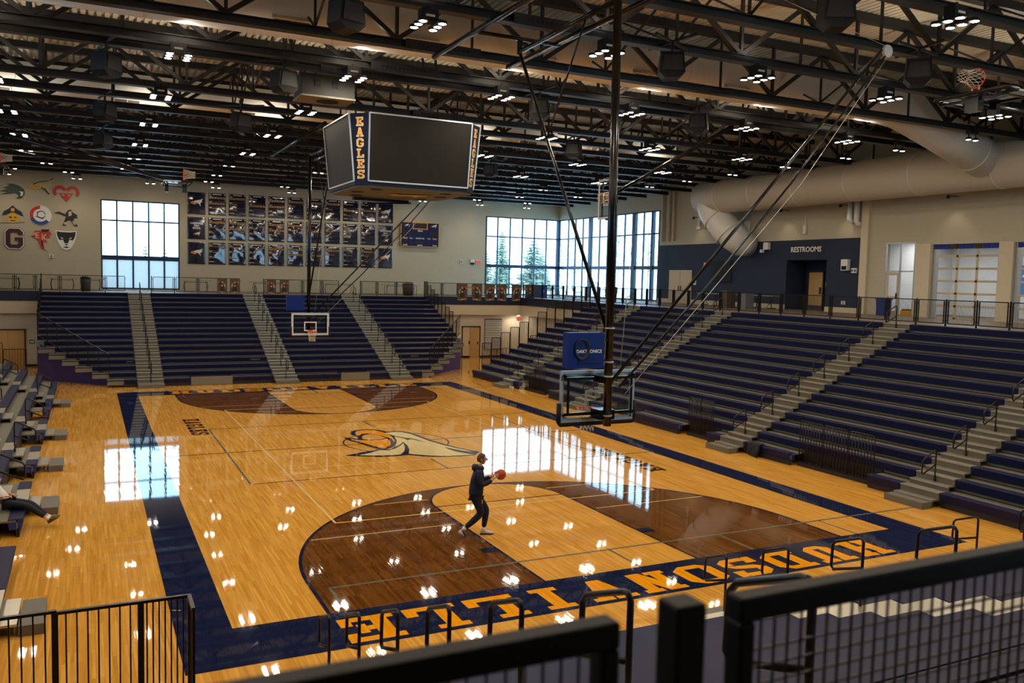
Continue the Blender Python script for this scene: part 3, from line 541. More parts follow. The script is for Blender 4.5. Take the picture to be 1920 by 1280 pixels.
MB().bar((3.4, 0, 1.80), (3.4, -0.5, 1.80), 0.045).bar((3.4, 0, 0), (3.4, 0, 1.80), 0.035).bar((3.4, -0.25, 0), (3.4, -0.25, 1.80), 0.02).bar((3.4, -0.5, 0), (3.4, -0.5, 1.80), 0.035).build('return_panel', 'rail_brown', t)
# folded picket gates standing in the wheelchair gaps of the right bank
gates = [(9.3, 11.5, 'bent-top picket gate in the first-row gap nearest the far corner'), (-3.7, -2.2, 'bent-top picket gate in the middle gap of the right bleachers'), (-10.95, -7.95, 'long bent-top picket gate in the nearest gap of the right bleachers'), ]
for y0, y1, lb in gates:
    t = thing('picket_gate', lb, 'railing', (10.98, y0, 0), 0, 'folded picket gates in front of the right bleachers'); n = max(1, round((y1-y0)/1.0)); wd = (y1-y0)/n
    for k in range(n):
        mb = MB(); a = k*wd+0.03; b = (k+1)*wd-0.03
        mb.tube([(0, a, 0.1), (0, a, 1.40), (0, a+0.05, 1.46), (0, b-0.05, 1.46), (0, b, 1.40), (0, b, 0.1)], 0.016, 6); mb.bar((0, a, 0.16), (0, b, 0.16), 0.03)
        for j in range(1, 8): yy = a+(b-a)*j/8; mb.tube([(0, yy, 0.1), (0, yy, 1.46)], 0.016, 5)
        mb.build('gate_leaf', 'rail_brown', t)
    MB().box(-0.06, 0.06, 0, y1-y0, 0.0, 0.12).build('base_board', 'kick_black', t)
# stepped picket panels closing the far end of the right bank
for i in range(1, 14):
    z = RZ0+RH*i-0.04; hh = 1.3 if i < 13 else 1.1; guard(MB(), PR(17.74, RD*i+0.05, z-0.45), PR(17.74, RD*i+RD, z-0.45), 1.75, 6, 0.018).build('end_guard', 'rail_brown', right)
t = thing('picket_railing', 'brown picket panels standing on the floor beside the corner door', 'railing', (10.9, 21.5, 0), 0)
for k in range(2): guard(MB(), (k*1.0, 0, 0), (k*1.0+0.95, 0, 0), 1.15+0.75*k, 7).build('leaf', 'rail_brown', t)
t.location = (17.0, 24.5, 0)
# ------------------------------------------------------------------ concourse guard rails
def rail_panel(mbf, mbw, mbp, a, b, z, n=26, H=0.98, post=True):
    a = Vector(a); b = Vector(b); d = (b-a).normalized(); Z = Vector((0, 0, 1)); p = a+d*0.09; q = b-d*0.09
    for e in (0.1, H): mbf.bar(p+Z*(z+e), q+Z*(z+e), 0.035)
    for e in (p, q): mbf.bar(e+Z*(z+0.1), e+Z*(z+H), 0.035)
    for e, s in ((p, -1), (q, 1)):
        for zz in (0.22, H-0.14): mbf.bar(e+Z*(z+zz), e+d*s*0.07+Z*(z+zz), 0.025)
    for k in range(1, n): e = p+(q-p)*k/n; mbw.bar(e+Z*(z+0.1), e+Z*(z+H), 0.006)
    if post: mbp.bar(a+Z*z, a+Z*(z+H+0.04), 0.05)
def rail_run(pts, z, where, skip=()):
    for i, (a, b) in enumerate(zip(pts, pts[1:])):
        if i in skip: continue
        t = thing('guardrail_panel', '%s guardrail panel of the %s' % (ORD[i+1] if i+1 < len(ORD) else 'last', where), 'railing', tuple(a)[:2]+(z,), 0, 'guardrail panels of the %s' % where)
        f, w, p = MB(), MB(), MB(); o = Vector((a[0], a[1], 0)); rail_panel(f, w, p, Vector((0, 0, 0)), Vector((b[0], b[1], 0))-o, 0, n=22)
        f.build('frame', 'rail_navy', t); w.build('infill_wires', 'wire_dark', t); p.build('post', 'rail_navy', t)
FRX = [-15.9, -14.7, -13.44, -12.39, -11.12, -9.91, -8.7, -7.53, -6.12, -4.8, -3.42, -2.1, -0.8, 0.62, 1.9, 3.13, 4.4, 5.64, 7.08, 8.25, 9.63, 10.9]
rail_run([(x, 28.9) for x in FRX], CZF, 'far concourse counted from the left', skip=(7, 12, 17))
FR2 = [11.75, 13.0, 14.25, 15.5, 16.8, 18.1, 19.2]; rail_run([(x, 28.78) for x in FR2], CZF, 'far corner balcony counted from the left')
RY = [18.0, 16.6, 15.3, 14.0, 12.8, 11.55, 10.26, 8.94, 7.73, 6.32, 4.91, 3.47, 2.01, 0.54, -0.99, -2.52, -3.95, -5.33, -6.63, -7.89, -9.16, -10.5, -11.8, -13.1]
rail_run([(19.42, y) for y in RY], CZF, 'right concourse counted from the far end'); rail_run([(19.42, y) for y in (28.6, 27.1, 25.6, 24.1, 22.6, 21.1, 19.6, 18.1)], CZF, 'right corner balcony counted from the far wall')
# the blurred rail right in front of the camera
RN, ZN = -27.55, 4.282
def near_panel(x0, x1, label):
    t = thing('guardrail_panel', label, 'railing', (x0, RN, ZN), 0, 'guardrail in front of the camera')
    f = MB(); L_ = x1-x0; H = 1.03
    f.box(0, L_, -0.02, 0.02, H-0.028, H+0.012).box(0, L_, -0.015, 0.015, 0.1, 0.13).box(0, 0.03, -0.02, 0.02, 0.13, H-0.028).box(L_-0.03, L_, -0.02, 0.02, 0.13, H-0.028)
    o = f.build('frame', 'rail_navy', t); bv = o.modifiers.new('edge', 'BEVEL'); bv.width = 0.006; bv.segments = 3
    w = MB(); n = int(L_/0.0285)
    for k in range(1, n): w.bar((k*L_/n, 0, 0.12), (k*L_/n, 0, H-0.03), 0.0034)
    for k in range(1, int(0.88/0.0285)): w.bar((0.02, 0.002, 0.12+k*0.0285), (L_-0.02, 0.002, 0.12+k*0.0285), 0.0034)
    w.build('infill_wires', 'wire_dark', t)
near_panel(-10.6, -9.02, 'blurred dark guardrail panel at the bottom centre close to the camera'); near_panel(-8.8, -7.2, 'blurred wire mesh guardrail panel at the bottom right close to the camera'); near_panel(-12.4, -10.75, 'guardrail panel left of the one in front of the camera')
for x, lb in ((-8.9, 'thick blurred rail post between the two near guardrail panels'), (-10.68, 'rail post left of the near guardrail panel'), (-7.1, 'rail post right of the near wire mesh panel')):
    o = MB().box(-0.027, 0.027, -0.027, 0.027, 0, 1.05).build('rail_post', 'rail_navy', None, (x, RN, ZN)); tag(o, lb, 'post'); bv = o.modifiers.new('edge', 'BEVEL'); bv.width = 0.006; bv.segments = 3
# ------------------------------------------------------------------ roof trusses
TY = [-15.2, -12.3, -9.5, -6.0, -3.2, -2.05, 3.2, 5.6, 7.9, 10.8, 13.4, 15.8, 18.6, 21.2, 23.8, 26.4, 29.0, 31.6, 34.3]
ZB0, ZB1, ZT0, ZT1 = 11.9, 12.12, 13.70, 13.94
PN_ = 4.38; BJ = [2.19+PN_*k for k in range(-6, 6)]; TJ = [PN_*k for k in range(-6, 7)]
m_bot = MB().box(-26.8, 26.8, -0.15, 0.15, ZB0, ZB0+0.03).box(-26.8, 26.8, -0.03, 0.03, ZB0+0.03, ZB1).box(-26.8, 26.8, -0.12, 0.12, ZB1-0.025, ZB1).mesh('bottom_chord', 'steel_black')
m_top = MB().box(-26.8, 26.8, -0.13, 0.13, ZT0, ZT1).mesh('top_chord', 'steel_black')
h2 = PN_/2
m_du = MB().bar((0, 0, ZB1), (h2, 0, ZT0), 0.10, 0.12).mesh('diagonal', 'steel_black'); m_dd = MB().bar((0, 0, ZB1), (-h2, 0, ZT0), 0.10, 0.12).mesh('diagonal', 'steel_black')
m_ve = MB().bar((0, 0, ZB1), (0, 0, ZT0), 0.085).mesh('vertical', 'steel_black'); m_ha = MB().bar((0, 0, ZB1), (0, 0, ZT0), 0.06).mesh('hanger', 'steel_black')
for k, y in enumerate(TY):
    t = thing('roof_truss', 'black steel roof truss spanning the hall, %s from the camera end' % ORD[k+1], 'truss', (0, y, 0), 0, 'roof trusses')
    place('bottom_chord', m_bot, t); place('top_chord', m_top, t)
    for x in BJ: place('diagonal', m_du, t, (x, 0, 0)); place('diagonal', m_dd, t, (x, 0, 0)); place('vertical', m_ve, t, (x, 0, 0))
    for x in TJ: place('hanger', m_ha, t, (x, 0, 0))
    if k+1 < len(TY):
        dy = TY[k+1]-y
        for x in (-17.5, -4.38, 4.38, 13.1, 21.9)[(k % 2):]:
            MB().bar((x, 0, ZT0), (x, dy, ZB1), 0.05).bar((x, 0, ZB1), (x, dy, ZT0), 0.05).build('cross_brace', 'steel_black', t)
# ------------------------------------------------------------------ ducts
def duct(pts, r, label, m, seams, k=28, name='air_duct'):
    root = thing(name, label, 'duct', pts[0]); o = Vector(pts[0])
    MB().tube([Vector(p)-o for p in pts], r, k).build('shell', m, root)
    for c, d in seams:
        c = Vector(c)-o; d = Vector(d).normalized(); MB().tube([c-d*0.025, c+d*0.025], (r if not isinstance(r, (list, tuple)) else r[0])*1.015, k).build('seam_ring', 'duct_white', root)
    return root, o
def grille(root, o, x, y, z, ang, w=1.0, hgt=0.36, depth=0.12):
    """louvred outlet on the underside of a duct, facing -y and down by ang"""
    n = Vector((0, -math.cos(ang), -math.sin(ang))); v = Vector((0, -math.sin(ang), math.cos(ang))); c = Vector((x, y, z))-o
    mb = MB(); u = Vector((1, 0, 0))
    for a0, a1, b0, b1 in ((-w/2, w/2, hgt/2-.04, hgt/2), (-w/2, w/2, -hgt/2, -hgt/2+.04), (-w/2, -w/2+.04, -hgt/2, hgt/2), (w/2-.04, w/2, -hgt/2, hgt/2), (-.015, .015, -hgt/2, hgt/2)):
        mb.prism([(a0, b0), (a1, b0), (a1, b1), (a0, b1)], c-n*0.05, u, v, depth+0.05 if True else 0)
    fr = mb.build('grille', 'duct_white', root)
    sl = MB().prism([(-w/2+.04, -hgt/2+.04), (w/2-.04, -hgt/2+.04), (w/2-.04, hgt/2-.04), (-w/2+.04, hgt/2-.04)], c-n*0.05, u, v, depth+0.02)
    for i in range(9): b = -hgt/2+0.05+i*(hgt-0.1)/8; sl.prism([(-w/2+.04, b), (w/2-.04, b), (w/2-.04, b+.012), (-w/2+.04, b+.012)], c+n*(depth-0.03), u, v, 0.02)
    sl.build('louvres', 'deck_grey', fr)
DA = [(-26, -4.55, 12.93), (17.4, -4.55, 12.93), (18.8, -4.55, 12.80), (20.2, -4.5, 12.45), (24.4, -4.2, 11.35)]
r_, o_ = duct(DA, 0.80, 'white spiral air duct crossing the hall in front, bending down to the right wall', 'duct_white', [((x, -4.55, 12.93), (1, 0, 0)) for x in (-23, -18.2, -13.4, -8.4, -3.6, 1.2, 4.4, 8.1, 11.9, 15.7)] + [((20.2, -4.5, 12.45), (1, 0, -.26)), ((23.6, -4.26, 11.56), (1, 0, -.26))])
for x in (-13.2, -8.6, -4.8, -1.2, 2.6, 6.4, 10.1, 13.9): grille(r_, o_, x, -5.12, 12.36, math.radians(45))
for y, lb, xs in ((9.35, 'white air duct above the middle of the court', (-12.6, -8.2, -3.8, 0.6, 5.0, 9.4, 13.8)), (30.3, 'white air duct above the far concourse', (-12, -7, -2, 3, 8, 13, 18))):
    r_, o_ = duct([(-26, y, 12.85), (20.5, y, 12.85)], 0.66, lb, 'duct_white', [((x, y, 12.85), (1, 0, 0)) for x in range(-22, 20, 5)])
    for x in xs: grille(r_, o_, x, y-0.48, 12.37, math.radians(45), 0.95, 0.32, 0.1)
WDX, WDZ, WDR = 25.2, 11.12, 1.0
WD = [(WDX, -36, WDZ), (WDX, 13.2, WDZ), (WDX, 14.3, WDZ-0.05), (WDX+0.05, 15.0, WDZ-0.5), (WDX+0.2, 14.85, WDZ-1.1)]
r_, o_ = duct(WD[:2] + [(WDX, 15.3, WDZ)], WDR, 'huge beige insulated duct running along the right wall', 'duct_wrap', [((WDX, y, WDZ), (0, 1, 0)) for y in (-22, -16, -10, -4.6, -0.6, 3.2, 6.8, 10.2, 13.2)])
r_, o_ = duct([(WDX, 14.6, WDZ+0.1), (WDX+0.1, 14.3, WDZ-0.9), (WDX+0.35, 13.5, WDZ-1.9), (WDX+0.6, 12.9, WDZ-2.5), (WDX+0.95, 12.75, WDZ-2.8), (26.85, 12.75, WDZ-2.85)], [0.98, 0.95, 0.90, 0.86, 0.80, 0.74], 'pale elbow duct dropping from the wall duct to the navy wall', 'duct_white', [((WDX+0.2, 14.0, WDZ-1.3), (0.3, -0.9, -1.1)), ((WDX+0.5, 13.25, WDZ-2.2), (0.4, -0.7, -0.9))])
for i, y in enumerate((-9, -5.2, -2.2, 1.6, 5.2, 8.8, 11.6)):
    o = MB().tube([(WDX-0.9, y, WDZ+0.3), (WDX-0.95, y, 13.9)], 0.008, 4).build('hanger_rod', 'wire_rope'); tag(o, 'thin rod holding the wall duct, %s from the camera end' % ORD[i+1], 'rod', 'rods holding the wall duct')
# ------------------------------------------------------------------ ceiling lights
def lens(x, y, r):
    mb = MB(); n = 10; c = (x, y, -0.03); rg = [(x+r*math.cos(2*math.pi*i/n), y+r*math.sin(2*math.pi*i/n), -0.014) for i in range(n)]
    for i in range(n): mb.face([c, rg[(i+1) % n], rg[i]])
    return mb
def make_light():
    t = thing('ceiling_light', 'x', 'light', (0, 0, 0), 0, 'six-lamp ceiling lights')
    MB().box(-0.2, 0.2, -0.14, 0.14, 0.06, 0.34).box(-0.03, 0.03, -0.03, 0.03, 0.34, 0.42).build('housing', 'black_plastic', t)
    MB().box(-0.11, 0.11, -0.15, -0.14, 0.16, 0.21).build('rating_plate', 'white_plastic', t)
    MB().bar((-0.16, -0.36, 0.04), (-0.16, 0.36, 0.04), 0.05).bar((0.16, -0.36, 0.04), (0.16, 0.36, 0.04), 0.05).build('arm', 'black_plastic', t)
    for x in (-0.23, 0.23):
        for y in (-0.29, 0, 0.29):
            p = MB().lathe([(0.105, 0.05), (0.115, 0.0), (0.095, -0.012)], (x, y, 0), 14).build('lamp_head', 'black_plastic', t)
            lens(x, y, 0.088).build('lens', 'lamp_glow', p)
    return t
def lamp(name, loc, w, size, blend, aim=None, rad=0.25):
    ld = bpy.data.lights.new(name, 'SPOT'); ld.energy = w; ld.spot_size = math.radians(size); ld.spot_blend = blend; ld.shadow_soft_size = rad; ld.color = (1.0, 0.86, 0.66)
    lo = bpy.data.objects.new(name, ld); COL.objects.link(lo); lo.location = loc
    if aim: lo.rotation_euler = Vector(aim).to_track_quat('-Z', 'Y').to_euler()
    return lo
def uplight(x, y):
    ld = bpy.data.lights.new('added_uplight', 'SPOT'); ld.energy = UPSPOT_W; ld.spot_size = math.radians(172); ld.spot_blend = 0.3; ld.shadow_soft_size = 0.1; ld.color = (1.0, 0.90, 0.74); lo = bpy.data.objects.new('added_uplight', ld); COL.objects.link(lo); lo.location = (x, y-0.45, 12.0); lo.rotation_euler = (math.pi, 0, 0)  # unseen upward spot, added beside each fixture to brighten deck and ducts
L0 = make_light(); first = True
LX = [-12.25, -7.45, -2.70, 2.07, 6.98, 12.0, 17.1]; LY = [-21.9, -15.8, -9.75, -3.6, 2.45, 8.5, 14.7]
for j, y in enumerate(LY):
    for i, x in enumerate(LX):
        o = L0 if first else copy_tree(L0); first = False; o.location = (x, y, 11.48)
        o['label'] = 'six-lamp black ceiling light, %s from the left in the %s row from the far end' % (ORD[i+1], ORD[7-j])
        uplight(x, y)
def make_small():
    t = thing('wall_washer_light', 'x', 'light', (0, 0, 0), 0, 'two-lamp lights along the walls')
    MB().box(-0.24, 0.24, -0.1, 0.1, 0.22, 0.34).bar((-0.2, 0, 0.05), (-0.2, 0, 0.24), 0.03).bar((0.2, 0, 0.05), (0.2, 0, 0.24), 0.03).bar((0, 0, 0.34), (0, 0, 0.5), 0.04).build('housing', 'black_plastic', t)
    for x in (-0.2, 0.2):
        p = MB().lathe([(0.09, 0.08), (0.12, 0.0), (0.1, -0.012)], (x, 0, 0), 12).build('lamp_head', 'black_plastic', t); lens(x, 0, 0.09).build('lens', 'lamp_glow', p)
    return t
S0 = make_small(); first = True; k = 0
SM = [(x, 20.4, 11.5) for x in (-12.3, -7.45, -2.75, 2.1, 6.9, 11.2, 16.5)] + [(x, 25.6, 11.5) for x in (-11.6, -7.6, -2.7, 6.2, 12.4, 17.4)] + [(x, 30.2, 11.55) for x in (-13.6, -10.6, -2.6, 2.2, 7.4, 12.6, 16.2, 20.4)] + [(x, 34.6, 11.6) for x in (-14.2, -10.2, -5.8, -1.6, 3.6, 8.6, 13.6, 18.4, 22.6)]
for x, y, z in SM:
    o = S0 if first else copy_tree(S0); first = False; o.location = (x, y, z); k += 1
    rowname = {20.4: 'nearest the court', 25.6: 'over the far bleachers', 30.2: 'above the far railing', 34.6: 'along the banner wall'}[y]; idx = sum(1 for q in SM if q[1] == y and q[0] <= x)
    o['label'] = 'small two-lamp ceiling light, %s from the left in the row %s' % (ORD[idx], rowname)
    if y > 34: lamp('lamp_beam', (x, y, z-0.08), WASH_W*0.8, 105, 0.7, (0, 0.28, -1), 0.05)
SR_ = [(20.6, y, 11.5) for y in (-12.6, -9.6, -6.4, -3.1, -0.3, 3.4, 7.2, 11.0, 14.6, 18.6, 23.0)]
for i, (x, y, z) in enumerate(SR_):
    o = copy_tree(S0, None, (x, y, z)); o['label'] = 'small two-lamp ceiling light over the right concourse, %s from the camera end' % ORD[i+1]
for i, (x, y, z) in enumerate([(26.3, y, 10.0) for y in (-13, -7.0, -1.2, 5.2, 9.6, 17.6)]):
    lamp('lamp_beam', (x, y, z), 26, 95, 0.8, (0.16, 0, -1), 0.1)
    o = MB().lathe([(0.06, 0.14), (0.08, 0.0)], (x, y, z+0.03), 10).build('downlight', 'black_plastic'); MB().bar((26.3, y, z+0.15), (26.99, y, z+0.15), 0.03).build('arm', 'black_plastic', o); tag(o, 'small downlight behind the wall duct, %s from the camera end' % ORD[i+1], 'light', 'downlights behind the wall duct')
# ------------------------------------------------------------------ hanging loudspeakers
SPK = [(-4.63, -9.9, 0.35), (-9.15, -2.1, 0.8), (-9.05, 5.7, 0.8), (-9.0, 13.4, 0.8), (-4.5, -2.7, 0.4), (-4.5, 5.1, 0.4), (3.84, -10.05, -0.5), (4.05, -15.3, -0.5), (9.6, -12.8, -0.8), (9.55, -3.95, -0.8), (3.65, -3.2, -0.5), (9.1, 3.9, -0.8), (9.1, 12.4, -0.8)]
sp_names = ['above the left of the scoreboard nearest the camera', 'at the upper left nearest the camera', 'at the left in the middle', 'at the far left', 'beside the grey hoist box', 'small and far beyond the hoist box', 'right of the near basket mast', 'at the top edge right of centre', 'next to the folded basket at upper right', 'right of the mast in the middle distance', 'behind the front brace of the near basket', 'right of the mast farther away', 'just right of the scoreboard far away']
mb = MB().prism([(-0.28, 0.3), (0.28, 0.3), (0.33, -0.2), (0.18, -0.34), (-0.18, -0.34), (-0.33, -0.2)], (0, -0.25, 0), (1, 0, 0), (0, 0, 1), -0.5); me_s = mb.mesh('cabinet', 'black_plastic')
me_g = MB().prism([(-0.22, 0.22), (0.22, 0.22), (0.27, -0.16), (-0.27, -0.16)], (0, -0.255, 0), (1, 0, 0), (0, 0, 1), 0.02).mesh('speaker_grille', 'wire_dark'); me_b = MB().bar((0, 0, 0.3), (0, 0, 0.62), 0.06).box(-0.3, 0.3, -0.04, 0.04, 0.3, 0.36).bar((-0.5, -0.75, 0.6), (0.5, 0.75, 0.6), 0.06).bar((0.5, -0.75, 0.6), (-0.5, 0.75, 0.6), 0.06).mesh('hanging_bracket', 'steel_black')
for (x, y, a), nm in zip(SPK, sp_names):
    t = thing('loudspeaker', 'black hanging loudspeaker ' + nm, 'speaker', (x, y, 11.36), a, 'hanging loudspeakers'); place('cabinet', me_s, t); place('speaker_grille', me_g, t); place('hanging_bracket', me_b, t)
# hoist box and perforated plates under the trusses
t = thing('hoist_box', 'grey metal hoist box hanging left of the scoreboard', 'box', (-3.16, -2.05, 11.05)); MB().box(-0.79, 0.79, -0.55, 0.55, 0.05, 0.68).build('casing', 'hoist_grey', t)
MB().box(-0.82, 0.82, -0.58, 0.58, 0, 0.05).build('base_plate', 'deck_grey', t); MB().bar((-0.6, 0, 0.68), (-0.6, 0, 0.9), 0.04).build('hanger', 'steel_black', t); MB().bar((0.6, 0, 0.68), (0.6, 0, 0.9), 0.04).build('hanger', 'steel_black', t)
for x in (-0.33, 0.2): MB().box(x-0.09, x+0.09, -0.57, -0.55, 0.3, 0.52).build('vent', 'black_plastic', t)
MB().lathe([(0.34, -0.01), (0.34, 0.0)], (0.1, 0, 0), 20).build('floor_grille', 'black_plastic', t)
for i, (x, y) in enumerate(((0.6, -9.5), (-0.9, -6.0), (-1.0, -3.2), (-2.2, -2.05), (2.6, 3.2), (8.2, 18.6), (-1.5, 15.8))):
    o = MB().box(-1.1, 1.1, -0.17, -0.155, 0, 0.26).build('cable_plate', 'steel_black', None, (x, y, 11.88)); [MB().box(-0.75+q*0.13, -0.70+q*0.13, -0.176, -0.17, 0.10, 0.17).build('slot', 'black_plastic', o) for q in range(12)]; tag(o, 'perforated black plate on the lower chord of the %s truss' % ORD[[abs(yy-y) for yy in TY].index(min(abs(yy-y) for yy in TY))+1], 'plate', 'perforated plates')
# ------------------------------------------------------------------ four-sided video scoreboard
sb = thing('video_scoreboard', 'four-sided dark video scoreboard hanging over centre court', 'scoreboard', (0, 0, 8.5))
zt, zb_ = 2.36, 0.28
for k in range(4):
    A, W2, A2, V2 = (2.10, 1.74, 2.25, 1.60) if k % 2 == 0 else (2.25, 1.60, 2.10, 1.74); B_ = A-0.2; B2 = A2-0.2
    M = Matrix.Rotation(k*math.pi/2, 4, 'Z')
    q = [(-W2, -A, zt), (W2, -A, zt), (W2-0.04, -B_, zb_), (-W2+0.04, -B_, zb_)]
    s_ = MB().face(q).face([(x, y+0.12, z) for x, y, z in q[::-1]]); s_.xform(M).build('screen', 'screen', sb)
    fr = MB()
    for a, b in zip(q, q[1:]+q[:1]): fr.bar(Vector(a)+Vector((0, -.01, 0)), Vector(b)+Vector((0, -.01, 0)), 0.045)
    fr.xform(M).build('screen_frame', 'frame_silver', sb)
    c0, c1, c2, c3 = Vector((-W2, -A, zt)), Vector((-A2, -V2, zt)), Vector((-B2, -V2+0.04, zb_)), Vector((-W2+0.04, -B_, zb_))
    MB().face([c0, c1, c2, c3]).face([p*0.97 for p in (c3, c2, c1, c0)]).xform(M).build('corner_panel', 'board_navy', sb)
    # EAGLES down the corner panel
    tl = MB(); ti = MB(); top = (c0+c1)/2; bot = (c2+c3)/2; ud = (c0-c1).normalized(); vd = (top-bot).normalized(); nn = ud.cross(vd).normalized(); L_ = (top-bot).length
    for i, ch in enumerate('EAGLES'):
        for mb_, w_, h_, off in ((tl, 0.22, 0.24, 0.014), (ti, 0.26, 0.28, 0.006)):
            o = top-vd*(0.14+0.325*i+0.24+(h_-0.24)/2)-ud*w_/2+nn*off; letters(mb_, ch, o, ud, vd, w_, h_, 1)
    ti.xform(M).build('letter_outline', 'white', sb); tl.xform(M).build('letters', 'gold', sb)
oc = [(-1.7, -1.9), (1.7, -1.9), (2.05, -1.56), (2.05, 1.56), (1.7, 1.9), (-1.7, 1.9), (-2.05, 1.56), (-2.05, -1.56)]
MB().prism(oc, (0, 0, 0.16), (1, 0, 0), (0, 1, 0), 0.12).build('lower_rim', 'board_navy', sb); MB().prism([(a*0.97, b*0.97) for a, b in oc], (0, 0, 0.10), (1, 0, 0), (0, 1, 0), 0.06).build('underside', 'scoreboard_base', sb)
for a, b in ((-1.2, -1.2), (1.2, -1.2), (-1.2, 1.2), (1.2, 1.2), (-1.5, 0), (1.5, 0)): MB().lathe([(0.2, 0.085), (0.2, 0.1)], (a, b, 0), 16).build('speaker_hole', 'black_plastic', sb)
EG = {'white': [[(-.28,.10),(-.05,.30),(.25,.38),(.55,.42),(.98,.62),(.80,.30),(.92,.22),(.62,-.02),(.70,-.45),(.42,-.12),(.20,.02),(.0,.05),(-.2,.02)]], 'gold': [[(-.62,-.02),(-.5,.16),(-.28,.24),(-.16,.14),(-.22,.04),(-.4,.04),(-.56,-.1)], [(-.5,-.08),(-.2,.0),(.1,.0),(.2,-.08),(.0,-.2),(-.3,-.18)]], 'dark': [[(-.32,.22),(.0,.36),(.3,.44),(.62,.48),(.92,.68),(.98,.64),(.6,.44),(.28,.38),(.0,.30),(-.28,.16)], [(.2,.0),(.45,-.1),(.7,-.45),(.66,-.5),(.4,-.18),(.18,-.06)]]}
def eagle(root, o, u, v, s, mats=('white', 'gold', 'emblem_navy'), d=0.012):
    for i, (kk, mm) in enumerate(zip(('white', 'gold', 'dark'), mats)):
        mb = MB()
        for pg in EG[kk]: mb.prism([(a*s, b*s) for a, b in pg], Vector(o)+Vector(u).cross(Vector(v)).normalized()*0.004*i, u, v, d)
        mb.build('eagle_print', mm, root)
eagle(sb, (0.1, 0, 0.085), (1, 0, 0), (0, -1, 0), 0.9, ('emblem_tan', 'orange', 'grey_plastic'), 0.006)
MB().box(-1.9, 1.9, -1.9, 1.9, 2.3, 2.36).bar((-1.7, -1.7, 2.4), (1.7, -1.7, 2.4), 0.1).bar((-1.7, 1.7, 2.4), (1.7, 1.7, 2.4), 0.1).bar((-1.7, -1.7, 2.4), (-1.7, 1.7, 2.4), 0.1).bar((1.7, -1.7, 2.4), (1.7, 1.7, 2.4), 0.1).build('top_frame', 'steel_black', sb)
for a in (-1.5, 1.5):
    for b in (-1.6, 1.6): MB().tube([(a, b, 2.4), (a*0.9, b*1.25, 3.5)], 0.012, 5).build('hanging_cable', 'cable', sb)
MB().bar((-1.2, 1.6, 0.02), (0.9, 1.75, 0.02), 0.18, 0.1).bar((0.9, 1.4, -0.05), (-0.6, 1.9, -0.1), 0.05).build('lower_bracket', 'black_plastic', sb)
# ------------------------------------------------------------------ baskets
def ring(c, r, n, ax='z'):
    if ax == 'z': return [(c[0]+r*math.cos(2*math.pi*i/n), c[1]+r*math.sin(2*math.pi*i/n), c[2]) for i in range(n)]
    return [(c[0]+r*math.cos(2*math.pi*i/n), c[1], c[2]+r*math.sin(2*math.pi*i/n)) for i in range(n)]
def board_parts(root, rot=None, extras=True):
    """backboard in local axes: face at y=0 looking +y, bottom edge at z=0, width 1.83; rim centre 0.38 in front, 0.22 up"""
    M = rot or Matrix()
    def B(mb, name, m, par=root): return mb.xform(M).build(name, m, par)
    B(MB().box(-0.90, 0.90, -0.015, 0.0, 0.02, 1.07), 'glass_panel', 'board_glass')
    fr = MB().box(-0.915, 0.915, -0.04, 0.01, 1.04, 1.10).box(-0.915, 0.915, -0.04, 0.01, 0.0, 0.06).box(-0.915, -0.86, -0.04, 0.01, 0.06, 1.04).box(0.86, 0.915, -0.04, 0.01, 0.06, 1.04)
    B(fr, 'board_frame', 'frame_silver'); ln = 0.05
    B(MB().box(-0.30, 0.30, 0.002, 0.006, 0.62, 0.67).box(-0.30, 0.30, 0.002, 0.006, 0.22, 0.27).box(-0.30, -0.25, 0.002, 0.006, 0.27, 0.62).box(0.25, 0.30, 0.002, 0.006, 0.27, 0.62), 'target_square', 'white')
    B(MB().box(-0.86, 0.86, 0.002, 0.005, 1.0, 1.04).box(-0.86, 0.86, 0.002, 0.005, 0.06, 0.10).box(-0.86, -0.82, 0.002, 0.005, 0.10, 1.0).box(0.82, 0.86, 0.002, 0.005, 0.10, 1.0), 'board_border', 'white')
    pad = MB().tube([(-0.93, -0.01, 0.42), (-0.93, -0.01, 0.02), (-0.90, -0.01, -0.03), (0.90, -0.01, -0.03), (0.93, -0.01, 0.02), (0.93, -0.01, 0.42)], 0.05, 10); B(pad, 'edge_pad', 'black_plastic')
    rim = B(MB().tube(ring((0, 0.38, 0.22), 0.2286, 28), 0.012, 8, closed=True).box(-0.11, 0.11, 0.0, 0.03, 0.12, 0.27).bar((-0.09, 0.02, 0.2), (-0.09, 0.18, 0.215), 0.03).bar((0.09, 0.02, 0.2), (0.09, 0.18, 0.215), 0.03), 'rim', 'orange_rim')
    nt = MB(); n = 12; rows = [(0.222, 0.21), (0.19, 0.09), (0.16, -0.03), (0.14, -0.15), (0.15, -0.26)]
    for i in range(n):
        for s in (1, -1):
            nt.tube([(math.cos(2*math.pi*(i+s*0.5*k)/n)*r, 0.38+math.sin(2*math.pi*(i+s*0.5*k)/n)*r, z) for k, (r, z) in enumerate(rows)], 0.006, 4, caps=False)
    B(nt, 'net', 'net_white', rim)
    if extras:
        bf = MB().bar((-0.86, -0.12, 0.94), (0.86, -0.12, 0.94), 0.06).bar((-0.86, -0.12, 0.20), (0.86, -0.12, 0.20), 0.06).bar((-0.78, -0.12, 0.2), (-0.78, -0.12, 0.94), 0.04).bar((0.78, -0.12, 0.2), (0.78, -0.12, 0.94), 0.04).box(-0.18, 0.18, -0.42, -0.05, 0.10, 0.30).box(-0.12, 0.12, -0.42, -0.05, 0.86, 1.0)
        for sx in (-1, 1): bf.bar((sx*0.84, -0.12, 0.98), (sx*0.84, -0.03, 1.0), 0.05).bar((sx*0.84, -0.12, 0.18), (sx*0.84, -0.03, 0.16), 0.05)
        B(bf, 'back_frame', 'pipe_black')
